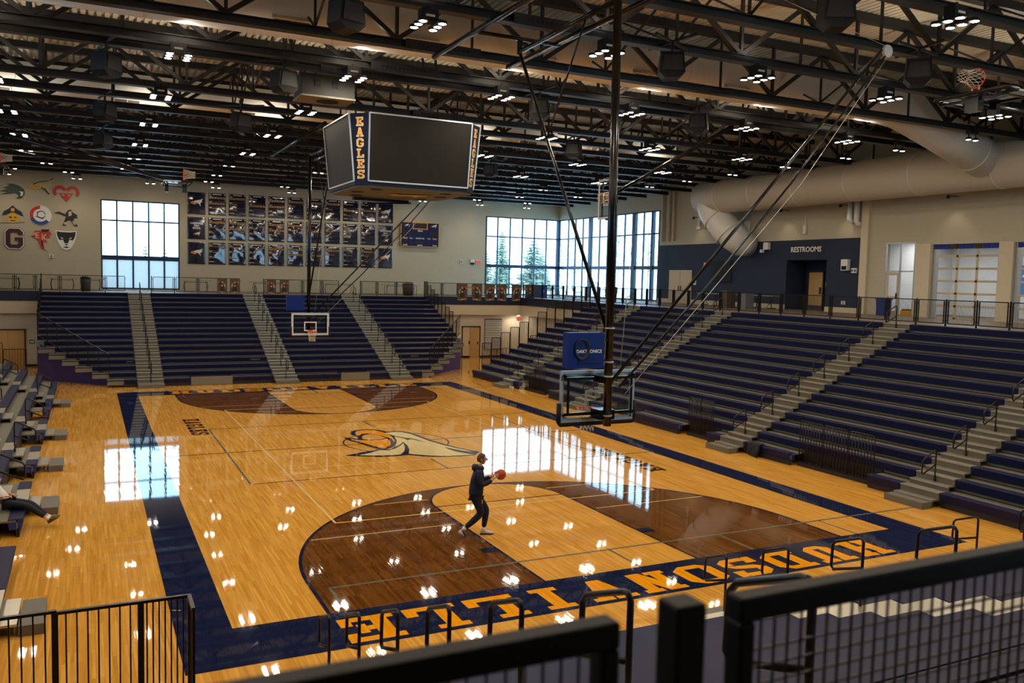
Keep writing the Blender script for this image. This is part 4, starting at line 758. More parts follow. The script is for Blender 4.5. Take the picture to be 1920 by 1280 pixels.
def main_basket(s, label):
    t = thing('basketball_hoop', label, 'basket', (0, s*13.1, 2.83)); M = Matrix.Rotation(math.pi if s > 0 else 0, 4, 'Z')   # local +y towards mid court
    board_parts(t, M)
    def V(x, y, z): return M @ Vector((x if s < 0 else -x, y, z))   # world-aligned x, y measured towards mid court
    zz = lambda z: z-2.83
    MB().tube([V(0, -0.42, zz(2.80)), V(0, -0.32, zz(11.45))], 0.088, 14).build('mast', 'pipe_black', t)
    for z in (3.0, 3.82, 4.12, 4.82): MB().tube([V(0, -0.42, zz(z)), V(0, -0.42, zz(z+0.03))], 0.10, 14).build('mast_clamp', 'frame_silver', t)
    MB().tube([V(0, 4.1, zz(11.42)), V(0, -0.25, zz(4.85))], 0.04, 10).build('front_brace', 'pipe_black', t)
    MB().tube([V(0, 4.1, zz(11.42)), V(0, -0.3, zz(11.48))], 0.06, 10).build('top_strut', 'pipe_black', t)
    MB().tube([V(0, 0.95, zz(11.4)), V(0, 2.55, zz(9.1))], 0.022, 8).build('knee_brace', 'pipe_black', t)
    for x in (-1.12, 1.12): MB().tube([V(x, -4.0, zz(11.8)), V(x, 7.1, zz(11.8))], 0.075, 12).build('ceiling_pipe', 'pipe_black', t)
    MB().tube([V(-1.12, 4.1, zz(11.74)), V(1.12, 4.1, zz(11.74))], 0.05, 10).bar(V(0, 4.1, zz(11.76)), V(0, 4.1, zz(11.36)), 0.12, 0.06).build('cross_pipe', 'pipe_black', t)
    MB().tube([V(7.5, -0.35, zz(11.5)), V(0.1, -0.38, zz(3.72))], 0.036, 10).build('side_brace', 'pipe_black', t); MB().tube([V(7.65, -0.35, zz(11.4)), V(4.8, -0.35, zz(8.12)), V(2.59, -0.35, zz(5.8)), V(0.3, -0.38, zz(3.6))], 0.026, 8).build('side_brace', 'pipe_black', t)
    MB().tube([V(7.7, -0.35, zz(11.35)), V(5.13, -0.35, zz(8.15)), V(2.81, -0.35, zz(5.8)), V(0.45, -0.38, zz(3.45))], 0.008, 5).tube([V(2.6, -1.6, zz(11.75)), V(7.7, -0.35, zz(11.6))], 0.008, 5).tube([V(0.55, -0.3, zz(6.6)), V(0.3, -0.38, zz(3.9))], 0.006, 5).build('hoist_cable', 'wire_rope', t)
    MB().lathe([(0.14, -0.04), (0.16, 0.0), (0.14, 0.04)], tuple(V(7.7, -0.35, zz(11.5))), 14, axis='y').build('pulley', 'white_plastic', t)
    sx = -0.64
    c = V(sx, -0.45, zz(4.395)); MB().box(c.x-0.42, c.x+0.42, c.y-0.12, c.y+0.12, c.z-0.36, c.z+0.36).build('shot_clock', 'box_blue', t)
    MB().bar(V(-0.24, -0.42, zz(4.60)), V(0, -0.42, zz(4.60)), 0.05).bar(V(-0.24, -0.42, zz(4.18)), V(0, -0.42, zz(4.18)), 0.05).build('clock_bracket', 'pipe_black', t)
    if s < 0:
        text('clock_lettering', 'DAKTRONICS', 'white', (c.x+0.06, c.y-0.125, c.z-0.02), (1, 0, 0), (0, 0, 1), 0.095, t)
        cb = MB()
        for q in range(4): cb.tube([(c.x-0.12+(0.13+0.012*q)*math.cos(a_/10*math.pi), c.y-0.13-0.008*q, c.z+0.03+(0.17+0.012*q)*math.sin(a_/10*math.pi)) for a_ in range(20)], 0.011, 5, closed=True)
        cb.tube([(c.x-0.12, c.y-0.13, c.z-0.15), (c.x-0.2, c.y-0.13, c.z-0.25), (c.x+0.3, c.y-0.13, c.z-0.24), (c.x+0.42, c.y-0.1, c.z-0.2)], 0.009, 5); cb.build('coiled_cable', 'cable', t)
    return t
main_basket(-1, 'black-masted basketball hoop with blue shot clock, seen from behind'); main_basket(1, 'glass basketball hoop in front of the far bleachers')
def side_basket(label, loc, R_, booms):
    t = thing('folding_hoop', label, 'basket', loc); M = R_.to_4x4() @ Matrix.Translation((0, 0, -0.5)); board_parts(t, M)
    for p, q, r in booms: MB().tube([Vector(p)-Vector(loc), Vector(q)-Vector(loc)], r, 10).build('boom', 'pipe_black', t)
Rm = Matrix.Rotation
# board lying flat, face up, its width along y
flatR = Matrix(((0, 0, 1), (1, 0, 0), (0, 1, 0))).transposed()
side_basket('folded-up hoop with orange rim at the upper right corner', (9.75, -14.55, 10.48), Matrix(((0, 0, 1), (1, 0, 0), (0, 1, 0))), [((9.4, -14.5, 10.3), (16, -13.6, 10.45), 0.09), ((9.6, -14.2, 10.36), (15, -13.3, 11.6), 0.04)])
side_basket('folded hoop hanging on its side right of the near mast', (11.65, 5.3, 9.55), Matrix(((0, -1, 0), (0, 0, 1), (1, 0, 0))), [((11.85, 5.2, 9.7), (12.75, -1.95, 11.88), 0.085), ((11.85, 5.4, 9.4), (17.5, 14.0, 11.6), 0.03)])
side_basket('folded hoop at the left with its glass glinting', (-6.1, 12.2, 9.65), Matrix(((0, 0, -1), (-1, 0, 0), (0, 1, 0))), [((-6.2, 12.1, 9.7), (-13.2, 12.6, 11.3), 0.085), ((-6.6, 12.4, 9.8), (-13.0, 10.0, 11.4), 0.04), ((-6.6, 11.9, 9.6), (-13.6, 14.0, 10.9), 0.03)])
side_basket('folded hoop cut off by the left picture edge', (-13.5, 18.2, 10.45), Matrix(((0, 0, -1), (-1, 0, 0), (0, 1, 0))), [((-13.6, 18.2, 10.5), (-19.0, 18.6, 11.5), 0.085)])
# ------------------------------------------------------------------ banner wall
BW, BH = 1.20, 1.55; FYW = 36.98
def banner_sheet(bow, seed):
    """slightly warped acrylic sheet, local x -BW/2..BW/2, z -BH/2..BH/2, facing -y"""
    rnd = random.Random(seed); n, m_ = 18, 22; mb = MB(); a1, a2, a3 = [rnd.uniform(0, 6.28) for _ in range(3)]
    def Y(u, v):
        e = 16*u*(1-u)*v*(1-v)
        return -0.025-bow*(0.030*math.sin(math.pi*u)*math.sin(math.pi*v)+0.012*math.sin(2*math.pi*u+a1)*math.sin(math.pi*v+a2)*e+0.008*math.sin(5*u+6*v+a3)*e)
    P = [[((i/n-0.5)*BW, Y(i/n, j/m_), (j/m_-0.5)*BH) for j in range(m_+1)] for i in range(n+1)]
    idx = {}
    for i in range(n+1):
        for j in range(m_+1): idx[i, j] = len(mb.v); mb.v.append(P[i][j])
    for i in range(n):
        for j in range(m_): mb.f.append((idx[i, j], idx[i+1, j], idx[i+1, j+1], idx[i, j+1])); mb.m.append(0); mb.sm.append(True)
    b0 = len(mb.v)
    for u, v in ((0, 0), (1, 0), (1, 1), (0, 1)): mb.v.append(((u-0.5)*BW, 0, (v-0.5)*BH))
    for f in ((b0, b0+1, b0+2, b0+3),): mb.f.append(f); mb.m.append(0); mb.sm.append(False)
    ed = [[idx[i, 0] for i in range(n+1)], [idx[n, j] for j in range(m_+1)], [idx[i, m_] for i in range(n, -1, -1)], [idx[0, j] for j in range(m_, -1, -1)]]
    for k, e in enumerate(ed): mb.f.append(tuple(e) + (b0+(k+1) % 4, b0+k)); mb.m.append(0); mb.sm.append(False)
    return mb
rowz = [10.63, 8.87, 7.10]; rowname = ['top', 'middle', 'bottom']
rng = random.Random(3)
for c in range(11):
    for r in range(3):
        x = -2.62+1.402*c; z = rowz[r]+0.008*c; col = ORD[c+1]
        bow = 0.12 if r == 0 or c in (0, 10) else (1.0 if c < 7 else 0.5)
        t = thing('wall_banner', 'glossy navy wall banner, %s in the %s row of the banner grid' % (col, rowname[r]) if c not in (0, 10) else 'glossy navy banner with %s, %s end of the %s row' % (('eagle head', 'school name', 'eagle head')[r], 'left' if c == 0 else 'right', rowname[r]), 'banner', (x, FYW, z), 0, 'banners on the far wall')
        banner_sheet(bow, c*3+r).build('sheet', 'acrylic_navy', t); yy = -0.075 if bow > 0.2 else -0.034
        if c in (0, 10):
            if r == 1:
                for k, w in enumerate(('HUDSONVILLE', 'HIGH', 'SCHOOL')): text('lettering', w, 'print_white', (0, yy, 0.34-0.17*k), (1, 0, 0), (0, 0, 1), 0.17, t, 0.8)
                eagle(t, (-0.03, yy, -0.42), (1, 0, 0), (0, 0, 1), 0.3, ('print_white', 'orange', 'emblem_black'), 0.004)
            else: eagle(t, (-0.08, yy, 0.02), (1, 0, 0), (0, 0, 1), 0.52, ('print_white', 'orange', 'emblem_black'), 0.004)
        else:
            pm = MB(); tm = MB(); lm = MB()
            tm.box(-0.3, 0.3, yy-0.003, yy, 0.66, 0.71).box(-0.55, -0.48, yy-0.003, yy, 0.66, 0.71).box(0.48, 0.55, yy-0.003, yy, 0.66, 0.71)
            zz = 0.56
            for blk in range(3):
                tm.box(-0.55, -0.36, yy-0.003, yy, zz-0.01, zz+0.02); n = rng.choice((6, 6, 4, 3) if blk < 2 else (2, 3, 3)); h_ = 0.15 if n == 6 else 0.06
                for q in range(n): pm.box(-0.55+q*0.185, -0.55+q*0.185+0.155, yy-0.003, yy, zz-0.04-h_, zz-0.04)
                zz -= rng.uniform(0.36, 0.44); lm.box(-0.55, 0.55, yy-0.003, yy, zz+0.06, zz+0.068)
            tm.box(-0.55, -0.22, yy-0.003, yy, -0.60, -0.57); lm.box(-0.55, 0.55, yy-0.003, yy, -0.66, -0.652)
            pm.build('name_plates', 'plaque_gold', t); tm.build('heading', 'print_white', t); lm.build('rule_line', 'grey_plastic', t)
# ------------------------------------------------------------------ school emblems on the far wall
def emblem(label, x, z, layers, s=1.0):
    t = thing('wall_emblem', label, 'emblem', (x, FYW, z), 0, 'emblems left of the window')
    for i, (m, pgs) in enumerate(layers):
        mb = MB()
        for pg in pgs: mb.prism([(a*s, b*s) for a, b in pg], (0, 0, 0), (1, 0, 0), (0, 0, 1), 0.03+0.006*i)
        mb.build('cut_out', m, t)
def circ(cx, cy, r, a0=0, a1=2*math.pi, n=20): return [(cx+r*math.cos(a0+(a1-a0)*i/n), cy+r*math.sin(a0+(a1-a0)*i/n)) for i in range(n+(0 if a1-a0 > 6.2 else 1))]
def band(cx, cy, r0, r1, a0, a1, n=14): return circ(cx, cy, r1, a0, a1, n) + circ(cx, cy, r0, a0, a1, n)[::-1]
emblem('dark green running cat emblem at the upper left', -13.94, 10.78, [('emblem_green', [[(-.75,-.1),(-.3,.1),(-.6,.12),(-.2,.3),(-.4,.38),(0,.42),(.35,.3),(.6,.1),(.62,-.2),(.45,-.45),(.15,-.5),(.3,-.3),(.1,-.15),(-.2,-.22),(-.7,-.3),(-.35,-.12)]]), ('white', [[(.3,-.02),(.55,-.05),(.5,-.3),(.35,-.32),(.42,-.15)]]), ('emblem_black', [[(.2,.1),(.42,.12),(.3,.02)]])], 1.05)
t = thing('wall_emblem', 'gold-beaked eagle head emblem, middle of the top emblem row', 'emblem', (-12.4, FYW, 11.1), 0, 'emblems left of the window'); eagle(t, (-0.1, -0.01, 0), (1, 0, 0), (0, 0, 1), 0.92, ('emblem_tan', 'emblem_gold', 'emblem_black'), 0.03)
emblem('red ram head emblem with curled horns', -10.87, 10.75, [('red', [band(-.38, .12, .22, .42, .3, 3.9), band(.38, .12, .22, .42, -.75, 2.85), [(-.45,.05),(.45,.05),(.3,-.1),(.15,-.35),(.0,-.55),(-.15,-.35),(-.3,-.1)]]), ('emblem_tan', [[(-.3,-.0),(-.08,-.06),(-.14,-.18)], [(.3,0),(.08,-.06),(.14,-.18)]])], 1.0)
emblem('navy three-cornered hat emblem over a gold face', -13.99, 9.22, [('emblem_navy', [[(-.62,-.1),(-.5,.2),(-.25,.35),(0,.6),(.25,.35),(.5,.2),(.62,-.1),(.3,.02),(0,.08),(-.3,.02)]]), ('emblem_gold', [circ(0, -.22, .34), [(-.1,.2),(.1,.2),(.1,.4),(-.1,.4)]]), ('emblem_black', [[(-.22,-.15),(-.06,-.15),(-.06,-.24),(-.22,-.24)], [(.06,-.15),(.22,-.15),(.22,-.22),(.06,-.22)], [(-.18,-.38),(.18,-.38),(.1,-.44),(-.1,-.44)]]), ('emblem_tan', [[(-.7,-.5),(.65,-.38),(.65,-.44),(-.7,-.56)]])], 1.0)
emblem('round red white and blue ring emblem in the centre', -12.4, 9.25, [('white', [circ(0, 0, .66, n=28)]), ('red', [band(0, 0, .42, .64, 1.6, 3.5)]), ('emblem_blue', [band(0, 0, .42, .64, 3.5, 5.6)]), ('grey_plastic', [band(.05, .05, .2, .26, 0, 6.0), [(-.3,-.05),(.2,-.2),(.15,-.25),(-.3,-.1)], [(-.25,.2),(.1,.3),(.1,.26),(-.25,.15)]])], 1.0)
emblem('dark standing figure emblem with a sweeping tail', -10.85, 9.25, [('emblem_black', [[(-.75,.22),(-.45,.3),(-.1,.15),(.05,.4),(.25,.5),(.35,.3),(.6,.15),(.65,-.1),(.45,-.05),(.4,-.25),(.65,-.6),(.45,-.62),(.2,-.2),(.0,-.3),(-.05,-.6),(-.25,-.6),(-.15,-.3),(-.05,0),(-.4,.15)]]), ('emblem_tan', [[(.1,.3),(.28,.4),(.3,.1),(.1,.0)], [(.42,-.3),(.55,-.5),(.45,-.55),(.3,-.3)], [(-.12,-.35),(.0,-.4),(-.05,-.55),(-.2,-.52)]]), ('maroon', [[(.02,.0),(.22,.05),(.15,-.15),(-.02,-.12)]])], 1.0)
GG = [[(-.5,-.42),(-.3,-.64),(.3,-.64),(.5,-.42),(.5,.08),(.02,.08),(.02,-.12),(.22,-.12),(.22,-.34),(.14,-.4),(-.14,-.4),(-.22,-.34),(-.22,.34),(-.14,.4),(.14,.4),(.22,.34),(.22,.24),(.5,.24),(.5,.42),(.3,.64),(-.3,.64),(-.5,.42)]]
emblem('maroon block letter G emblem', -13.93, 7.66, [('grey_plastic', [[(a*1.15, b*1.12) for a, b in GG[0]]]), ('white', [[(a*1.09, b*1.07) for a, b in GG[0]]]), ('maroon', GG)], 1.0)
emblem('red diving falcon emblem with letters', -12.39, 7.72, [('red', [[(-.4,.5),(.5,.55),(.62,.3),(.4,.25),(.55,.1),(.3,.05),(.35,-.3),(.1,-.1),(.2,-.7),(.35,-.8),(.0,-.65),(-.15,-.2),(-.3,.0),(-.6,.15),(-.3,.25)]]), ('emblem_black', [[(.0,.6),(.5,.62),(.4,.45),(.05,.45)], [(.0,-.1),(.12,-.2),(.12,-.6),(.02,-.4)]]), ('emblem_tan', [[(-.32,.4),(-.1,.4),(-.1,.34),(-.24,.34),(-.24,.24),(-.12,.24),(-.12,.18),(-.24,.18),(-.24,.08),(-.08,.08),(-.08,.02),(-.32,.02)], [(.04,.3),(.12,.3),(.12,.12),(.24,.3),(.34,.3),(.2,.1),(.34,-.1),(.24,-.1),(.12,.06),(.12,-.1),(.04,-.1)]])], 1.0)
emblem('black and white panther face emblem', -10.9, 7.71, [('white', [[(-.64,.62),(-.3,.58),(.3,.58),(.64,.62),(.62,.25),(.5,-.2),(.28,-.6),(0,-.72),(-.28,-.6),(-.5,-.2),(-.62,.25)]]), ('emblem_black', [[(-.58,.55),(-.3,.5),(.3,.5),(.58,.55),(.55,.25),(.42,-.05),(.2,.0),(.1,-.25),(-.1,-.25),(-.2,.0),(-.42,-.05),(-.55,.25)], [(-.1,-.3),(.1,-.3),(0,-.42)], [(-.2,-.52),(0,-.46),(.2,-.52),(0,-.58)]]), ('white', [[(-.35,.16),(-.12,.06),(-.3,.06)], [(.35,.16),(.12,.06),(.3,.06)]])], 0.98)
# ------------------------------------------------------------------ wall scoreboard and small wall devices
t = thing('wall_scoreboard', 'blue wall scoreboard between the banners and the corner window', 'scoreboard', (14.2, FYW, 9.14)); U, V_ = (1, 0, 0), (0, 0, 1)
MB().box(-1.6, 1.6, -0.25, 0, -0.95, 0.95).build('cabinet', 'board_blue', t); MB().box(-1.62, 1.62, -0.26, -0.2, 0.93, 0.97).box(-1.62, 1.62, -0.26, -0.2, -0.97, -0.93).box(-1.62, -1.57, -0.26, -0.2, -0.95, 0.95).box(1.57, 1.62, -0.26, -0.2, -0.95, 0.95).build('gold_trim', 'gold', t)
MB().box(-0.62, 0.62, -0.262, -0.25, 0.42, 0.92).build('clock_border', 'gold', t); MB().box(-0.57, 0.57, -0.268, -0.26, 0.47, 0.90).build('clock_window', 'score_dark', t)
for x0, x1, z0, z1 in ((-1.42, -0.8, -0.2, 0.3), (0.8, 1.42, -0.2, 0.3), (-0.5, -0.3, -0.18, 0.15), (-0.1, 0.1, -0.18, 0.15), (0.3, 0.5, -0.18, 0.15), (-1.4, -1.05, -0.75, -0.42), (1.05, 1.4, -0.75, -0.42), (-0.36, 0.36, -0.75, -0.42), (-0.86, -0.66, -0.72, -0.42), (0.66, 0.86, -0.72, -0.42)): MB().box(x0, x1, -0.258, -0.25, z0, z1).build('digit_window', 'score_dark', t)
for w, x, z in (('PERIOD', 0, 0.28), ('FOULS', -1.25, -0.31), ('T.O.L.', -0.76, -0.31), ('PLAYER FOUL', 0, -0.31), ('T.O.L.', 0.76, -0.31), ('FOULS', 1.25, -0.31), ('SCORE', -1.25, -0.85), ('MATCH', 0, -0.85), ('SCORE', 1.25, -0.85)): text('caption', w, 'white', (x, -0.262, z), U, V_, 0.15, t, 0.8)
for x in (-1.12, 1.12): eagle(t, (x, -0.262, 0.68), U, V_, 0.3, ('white', 'gold', 'emblem_navy'), 0.006)
def device(name, label, cat, parts, loc):
    t = thing(name, label, cat, loc)
    for nm, m, bxs in parts:
        mb = MB()
        for b in bxs: mb.box(*b)
        mb.build(nm, m, t)
    return t
device('exit_sign', 'lit red exit sign left of the corner window', 'sign', [('sign_body', 'white_plastic', [(-.2, .2, -.06, 0, -.13, .13)]), ('sign_face', 'exit_glow', [(-.18, .18, -.07, -.06, -.1, .1)])], (19.42, FYW, 7.12))
device('emergency_light', 'white emergency light beside the exit sign on the banner wall', 'light', [('body', 'white_plastic', [(-.17, .17, -.12, 0, -.05, .2)]), ('battery_box', 'black_plastic', [(-.15, .15, -.1, 0, -.22, -.07)])], (18.88, FYW, 7.12))
device('wall_sensor', 'small white sensor left of the emergency light', 'sensor', [('body', 'white_plastic', [(-.12, .12, -.06, 0, -.14, .14)]), ('cap', 'grey_plastic', [(-.06, .06, -.08, -.06, -.08, .08)])], (17.9, FYW, 7.1)); device('wall_sensor', 'small white sensor below the panther emblem', 'sensor', [('body', 'white_plastic', [(-.13, .13, -.06, 0, -.12, .12)]), ('cap', 'grey_plastic', [(-.06, .06, -.08, -.06, -.06, .06)])], (-11.8, FYW, 6.58))
# ------------------------------------------------------------------ right wall fittings (wall plane x = 26.98, facing -x)
WX = 26.97; UR, VR = (0, -1, 0), (0, 0, 1)
t = thing('wall_sign', 'silver RESTROOMS letters above the dark recess', 'sign', (WX, 8.17, 7.86)); text('lettering', 'RESTROOMS', 'white', (-0.03, 0, 0), UR, VR, 0.42, t, 0.98)
rc = struct(MB().box(28.55, 28.65, 6.4, 9.85, CZF, 7.4).box(27.35, 28.6, 9.65, 9.75, CZF, 7.4).box(27.35, 28.6, 6.5, 6.6, CZF, 7.4).box(27.3, 28.6, 6.4, 9.85, 7.28, 7.4).box(27.3, 28.6, 6.4, 9.85, CZF-.1, CZF).build('wall_recess', 'wall_navy'), 'dark recess below the restroom sign')
d1 = struct(MB().box(28.44, 28.5, 8.25, 9.3, CZF, 6.6).build('door_1', 'door_wood'), 'wooden door inside the restroom recess'); MB().box(28.42, 28.55, 8.18, 8.25, CZF, 6.68).box(28.42, 28.55, 9.3, 9.37, CZF, 6.68).box(28.42, 28.55, 8.18, 9.37, 6.6, 6.68).build('door_frame', 'door_frame', d1); MB().box(28.36, 28.44, 8.33, 8.42, 5.35, 5.75).build('door_handle', 'door_frame', d1); MB().box(28.43, 28.44, 8.27, 9.28, CZF+.02, CZF+.28).build('kick_plate', 'steel_grey', d1)
device('room_sign', 'small grey sign beside the restroom door', 'sign', [('plate', 'grey_plastic', [(-.02, 0, -.13, .13, -.17, .17)]), ('print', 'white_plastic', [(-.025, -.02, -.09, .09, -.08, .1)])], (28.5, 7.95, 5.9))
d2 = struct(MB().box(WX-0.03, WX+0.02, 19.68, 20.9, CZF, 6.68).box(WX-0.03, WX+0.02, 18.4, 19.64, CZF, 6.68).build('door_2', 'door_tan'), 'tan double door in the navy wall by the corner window'); MB().box(WX-0.07, WX-0.03, 19.5, 19.56, 5.3, 5.6).box(WX-0.07, WX-0.03, 19.76, 19.82, 5.3, 5.6).build('door_handle', 'door_frame', d2)
device('exit_sign', 'lit red exit sign on the navy wall', 'sign', [('sign_body', 'black_plastic', [(-.06, 0, -.2, .2, -.13, .13)]), ('sign_face', 'exit_glow', [(-.07, -.06, -.17, .17, -.1, .1)])], (WX, 16.95, 7.08))
t = thing('wall_louver', 'black slatted louver on the navy wall', 'vent', (WX, 15.4, 6.62)); MB().box(-0.04, 0, -0.98, 0.98, -0.72, 0.72).build('back_plate', 'kick_black', t); me_l = MB().box(-0.09, -0.03, -0.95, 0.95, 0, 0.035).mesh('slat', 'black_plastic')
for k in range(13): place('slat', me_l, t, (0, 0, -0.68+k*0.108))
device('wall_camera', 'white camera box below the elbow duct', 'camera', [('box', 'white_plastic', [(-.2, 0, -.2, .2, -.1, .32)]), ('dome', 'white_plastic', [(-.3, -.1, .2, .36, -.28, -.1)])], (WX, 11.25, 8.02)); device('wall_speaker', 'white speaker on the navy wall right of the sign', 'speaker', [('cabinet', 'white_plastic', [(-.22, 0, -.22, .22, -.3, .3)]), ('grille', 'black_plastic', [(-.23, -.22, -.17, .17, -.26, -.06)])], (WX, 5.18, 6.98))
device('emergency_light', 'small emergency light beside the white wall speaker', 'light', [('body', 'white_plastic', [(-.1, 0, -.17, .17, -.13, .13)]), ('lamps', 'grey_plastic', [(-.14, -.1, -.15, -.05, -.06, .06), (-.14, -.1, .05, .15, -.06, .06)])], (WX, 4.62, 6.68)); device('wall_outlet', 'pair of pale outlets low on the navy wall', 'outlet', [('plate', 'white_plastic', [(-.02, 0, -.14, -.03, -.1, .1), (-.02, 0, .03, .14, -.1, .1)])], (WX, 5.3, 4.95)); device('room_sign', 'pale sign beside the tan double door', 'sign', [('plate', 'white_plastic', [(-.02, 0, -.13, .13, -.2, .2)]), ('print', 'grey_plastic', [(-.025, -.02, -.08, .08, -.1, .1)])], (WX, 18.05, 5.9))
for i, (y, z0, z1) in enumerate(((4.9, 9.3, 10.3), (4.45, 9.15, 10.3))): o = MB().tube([(26.7, y, z1), (26.7, y, z0+.12), (26.72, y-.05, z0), (26.95, y-.1, z0-.04)], 0.14, 12).build('vent_pipe', 'white_plastic'); tag(o, '%s white pipe dropping below the wall duct' % ('first' if i == 0 else 'second'), 'pipe', 'white pipes below the wall duct')
device('access_point', 'white box on the beige wall under the duct', 'box', [('body', 'white_plastic', [(-.12, 0, -.2, .2, -.5, .4)]), ('conduit', 'wall_beige', [(-.04, 0, -.03, .03, .4, .8)])], (WX, 12.2+.9, 9.3)); device('strobe_light', 'narrow white fixture hanging under the wall duct', 'light', [('body', 'white_plastic', [(-.1, 0, -.1, .1, -.4, .1)]), ('conduit', 'white_plastic', [(-.04, 0, -.02, .02, .1, .7)])], (WX, 8.3, 9.15))
device('conduit', 'pale conduits above the corner window end', 'conduit', [('pipe', 'wall_beige', [(-.3, -.05, 21.55-20, 21.75-20, -2.2, 2.4), (-.2, -.05, 20.95-20, 21.1-20, -2.2, 2.4), (-.2, -.05, 20.4-20, 20.5-20, -2.2, 2.4)]), ('box', 'white_plastic', [(-.1, 0, -2.4, -2.0, -1.5, -1.3), (-.08, 0, -2.3, -2.1, -1.3, 1.6)])], (WX, 20.0, 10.9))
# storefront and glazed overhead doors with the weight room behind them
sf = struct(MB().box(27.0, 27.08, 0.95, 1.02, CZF, 8.1).box(27.0, 27.08, 2.68, 2.75, CZF, 8.1).box(27.0, 27.08, 1.02, 2.68, 8.02, 8.1).box(27.0, 27.08, 1.80, 1.86, CZF, 8.02).box(27.0, 27.08, 1.02, 2.68, 6.62, 6.68).build('window_6', 'frame_silver'), 'silver storefront with a white door')
for a, b, p, q in ((1.02, 1.80, 6.68, 8.02), (1.86, 2.68, 6.68, 8.02), (1.02, 1.80, CZF, 6.62)): MB().box(27.03, 27.04, a, b, p, q).build('pane', 'pane_glass', sf)
d3 = struct(MB().box(27.0, 27.05, 1.88, 1.98, CZF, 6.6).box(27.0, 27.05, 2.56, 2.66, CZF, 6.6).box(27.0, 27.05, 1.98, 2.56, 6.45, 6.6).box(27.0, 27.05, 1.98, 2.56, 5.25, 5.4).box(27.0, 27.05, 1.98, 2.56, CZF, CZF+.25).build('door_3', 'door_tan'), 'glazed storefront door'); MB().box(27.02, 27.03, 1.98, 2.56, 5.4, 6.45).build('pane', 'pane_glass', d3); MB().box(26.93, 27.0, 1.92, 1.96, 5.3, 5.55).build('door_handle', 'black_plastic', d3)
for n_, (y0, y1) in enumerate(((-3.4, 0.02), (-7.6, -4.12), (-11.8, -8.3))):
    gd = struct(MB().box(27.1, 27.16, y0, y0+.1, CZF, 7.95).box(27.1, 27.16, y1-.28, y1, CZF, 7.95).build('door_%d' % (n_+4), 'frame_silver'), 'glazed overhead door of the weight room, %s from the left' % ORD[n_+1]); zs = [CZF+.02+0.59*k for k in range(7)]; ys = [y0+.1+(y1-.38-y0)*k/3 for k in range(4)]
    for z in zs: MB().box(27.1, 27.15, y0+.1, y1-.28, z-0.05, z+0.05).build('rail', 'door_tan', gd)
    for y in ys[1:3]: MB().box(27.1, 27.15, y-0.05, y+0.05, CZF, 7.95).build('stile', 'door_tan', gd)
    for a, b in zip(ys, ys[1:]):
        for p, q in zip(zs, zs[1:]): MB().box(27.12, 27.126, a, b, p, q).build('pane', 'pane_glass', gd)
    for k in range(8): MB().box(27.05, 27.1, y0+.05+k*0.42, y0+.43+k*0.42, 7.72, 7.95).build('valance_tile', ('acoustic_blue', 'acoustic_grey')[(k*5+n_) % 3 % 2], gd)
rm = struct(MB().box(33.0, 33.2, -13, 3.6, CZF, 8.6).box(27.35, 33, 3.4, 3.6, CZF, 8.6).box(27.35, 33, -13, -12.8, CZF, 8.6).build('wall_weight_room', 'wall_white'), 'white block walls of the weight room'); struct(MB().box(27.0, 33.2, -13, 3.6, CZF-.2, CZF).build('floor_weight_room', 'concourse_dark')); struct(MB().box(27.35, 33.2, -13, 3.6, 8.5, 8.6).build('ceiling_weight_room', 'acoustic_blue'))
for i, (y, x) in enumerate(((1.6, 30), (-1.4, 30), (-5.6, 30), (-9.8, 30))):
    o = MB().box(-0.06, 0.06, -1.2, 1.2, 0, 0.06).build('strip_light', 'tube_glow', None, (x, y, 8.3)); tag(o, 'linear strip light in the weight room, %s from the left' % ORD[i+1], 'light', 'weight room strip lights'); ld = bpy.data.lights.new('strip_beam', 'AREA'); ld.shape = 'RECTANGLE'; ld.size = 0.3; ld.size_y = 2.4; ld.energy = 90; lo = bpy.data.objects.new('strip_beam', ld); COL.objects.link(lo); lo.location = (x, y, 8.28)
o = MB().box(32.93, 33.0, -1.35, -0.35, 5.6, 7.1).build('wall_mural', 'mural_blue'); tag(o, 'blue poster on the weight room wall', 'poster'); MB().box(32.91, 32.93, -0.95, -0.88, 6.5, 6.62).box(32.91, 32.93, -0.75, -0.68, 6.5, 6.62).build('print', 'white_plastic', o)
t = thing('exercise_bike', 'dark exercise machine behind the right overhead door', 'machine', (28.6, -5.4, CZF)); MB().bar((-.3, 0, .05), (.4, 0, .05), .1).tube([(-.2, 0, .1), (-.1, 0, .9)], .04).tube([(.3, 0, .1), (.2, 0, 1.1), (.35, 0, 1.25)], .04).build('frame', 'black_plastic', t); MB().box(-.25, .05, -.12, .12, .88, .96).build('seat', 'black_plastic', t); MB().lathe([(.28, -.04), (.28, .04)], (.15, 0, .4), 16, axis='y').build('flywheel', 'grey_plastic', t); MB().bar((.35, -.25, 1.25), (.35, .25, 1.25), .04).build('handlebar', 'black_plastic', t)
t = thing('bin', 'blue bin standing by the storefront door', 'bin', (26.2, 2.0, CZF)); MB().prism([(-.22, 0), (.22, 0), (.27, .8), (-.27, .8)], (0, .25, 0), (1, 0, 0), (0, 0, 1), .5).build('body', 'bin_blue', t); MB().box(-.29, .29, -.29, .29, .8, .86).build('lid', 'bin_blue', t)
o = MB().box(-.3, .3, -.55, .55, 0, .28).build('crate', 'gold', None, (27.72, 1.45, CZF)); tag(o, 'yellow crate on the floor behind the storefront glass', 'crate'); MB().box(-.26, .26, -.5, .5, .28, .34).build('contents', 'bin_brown', o)
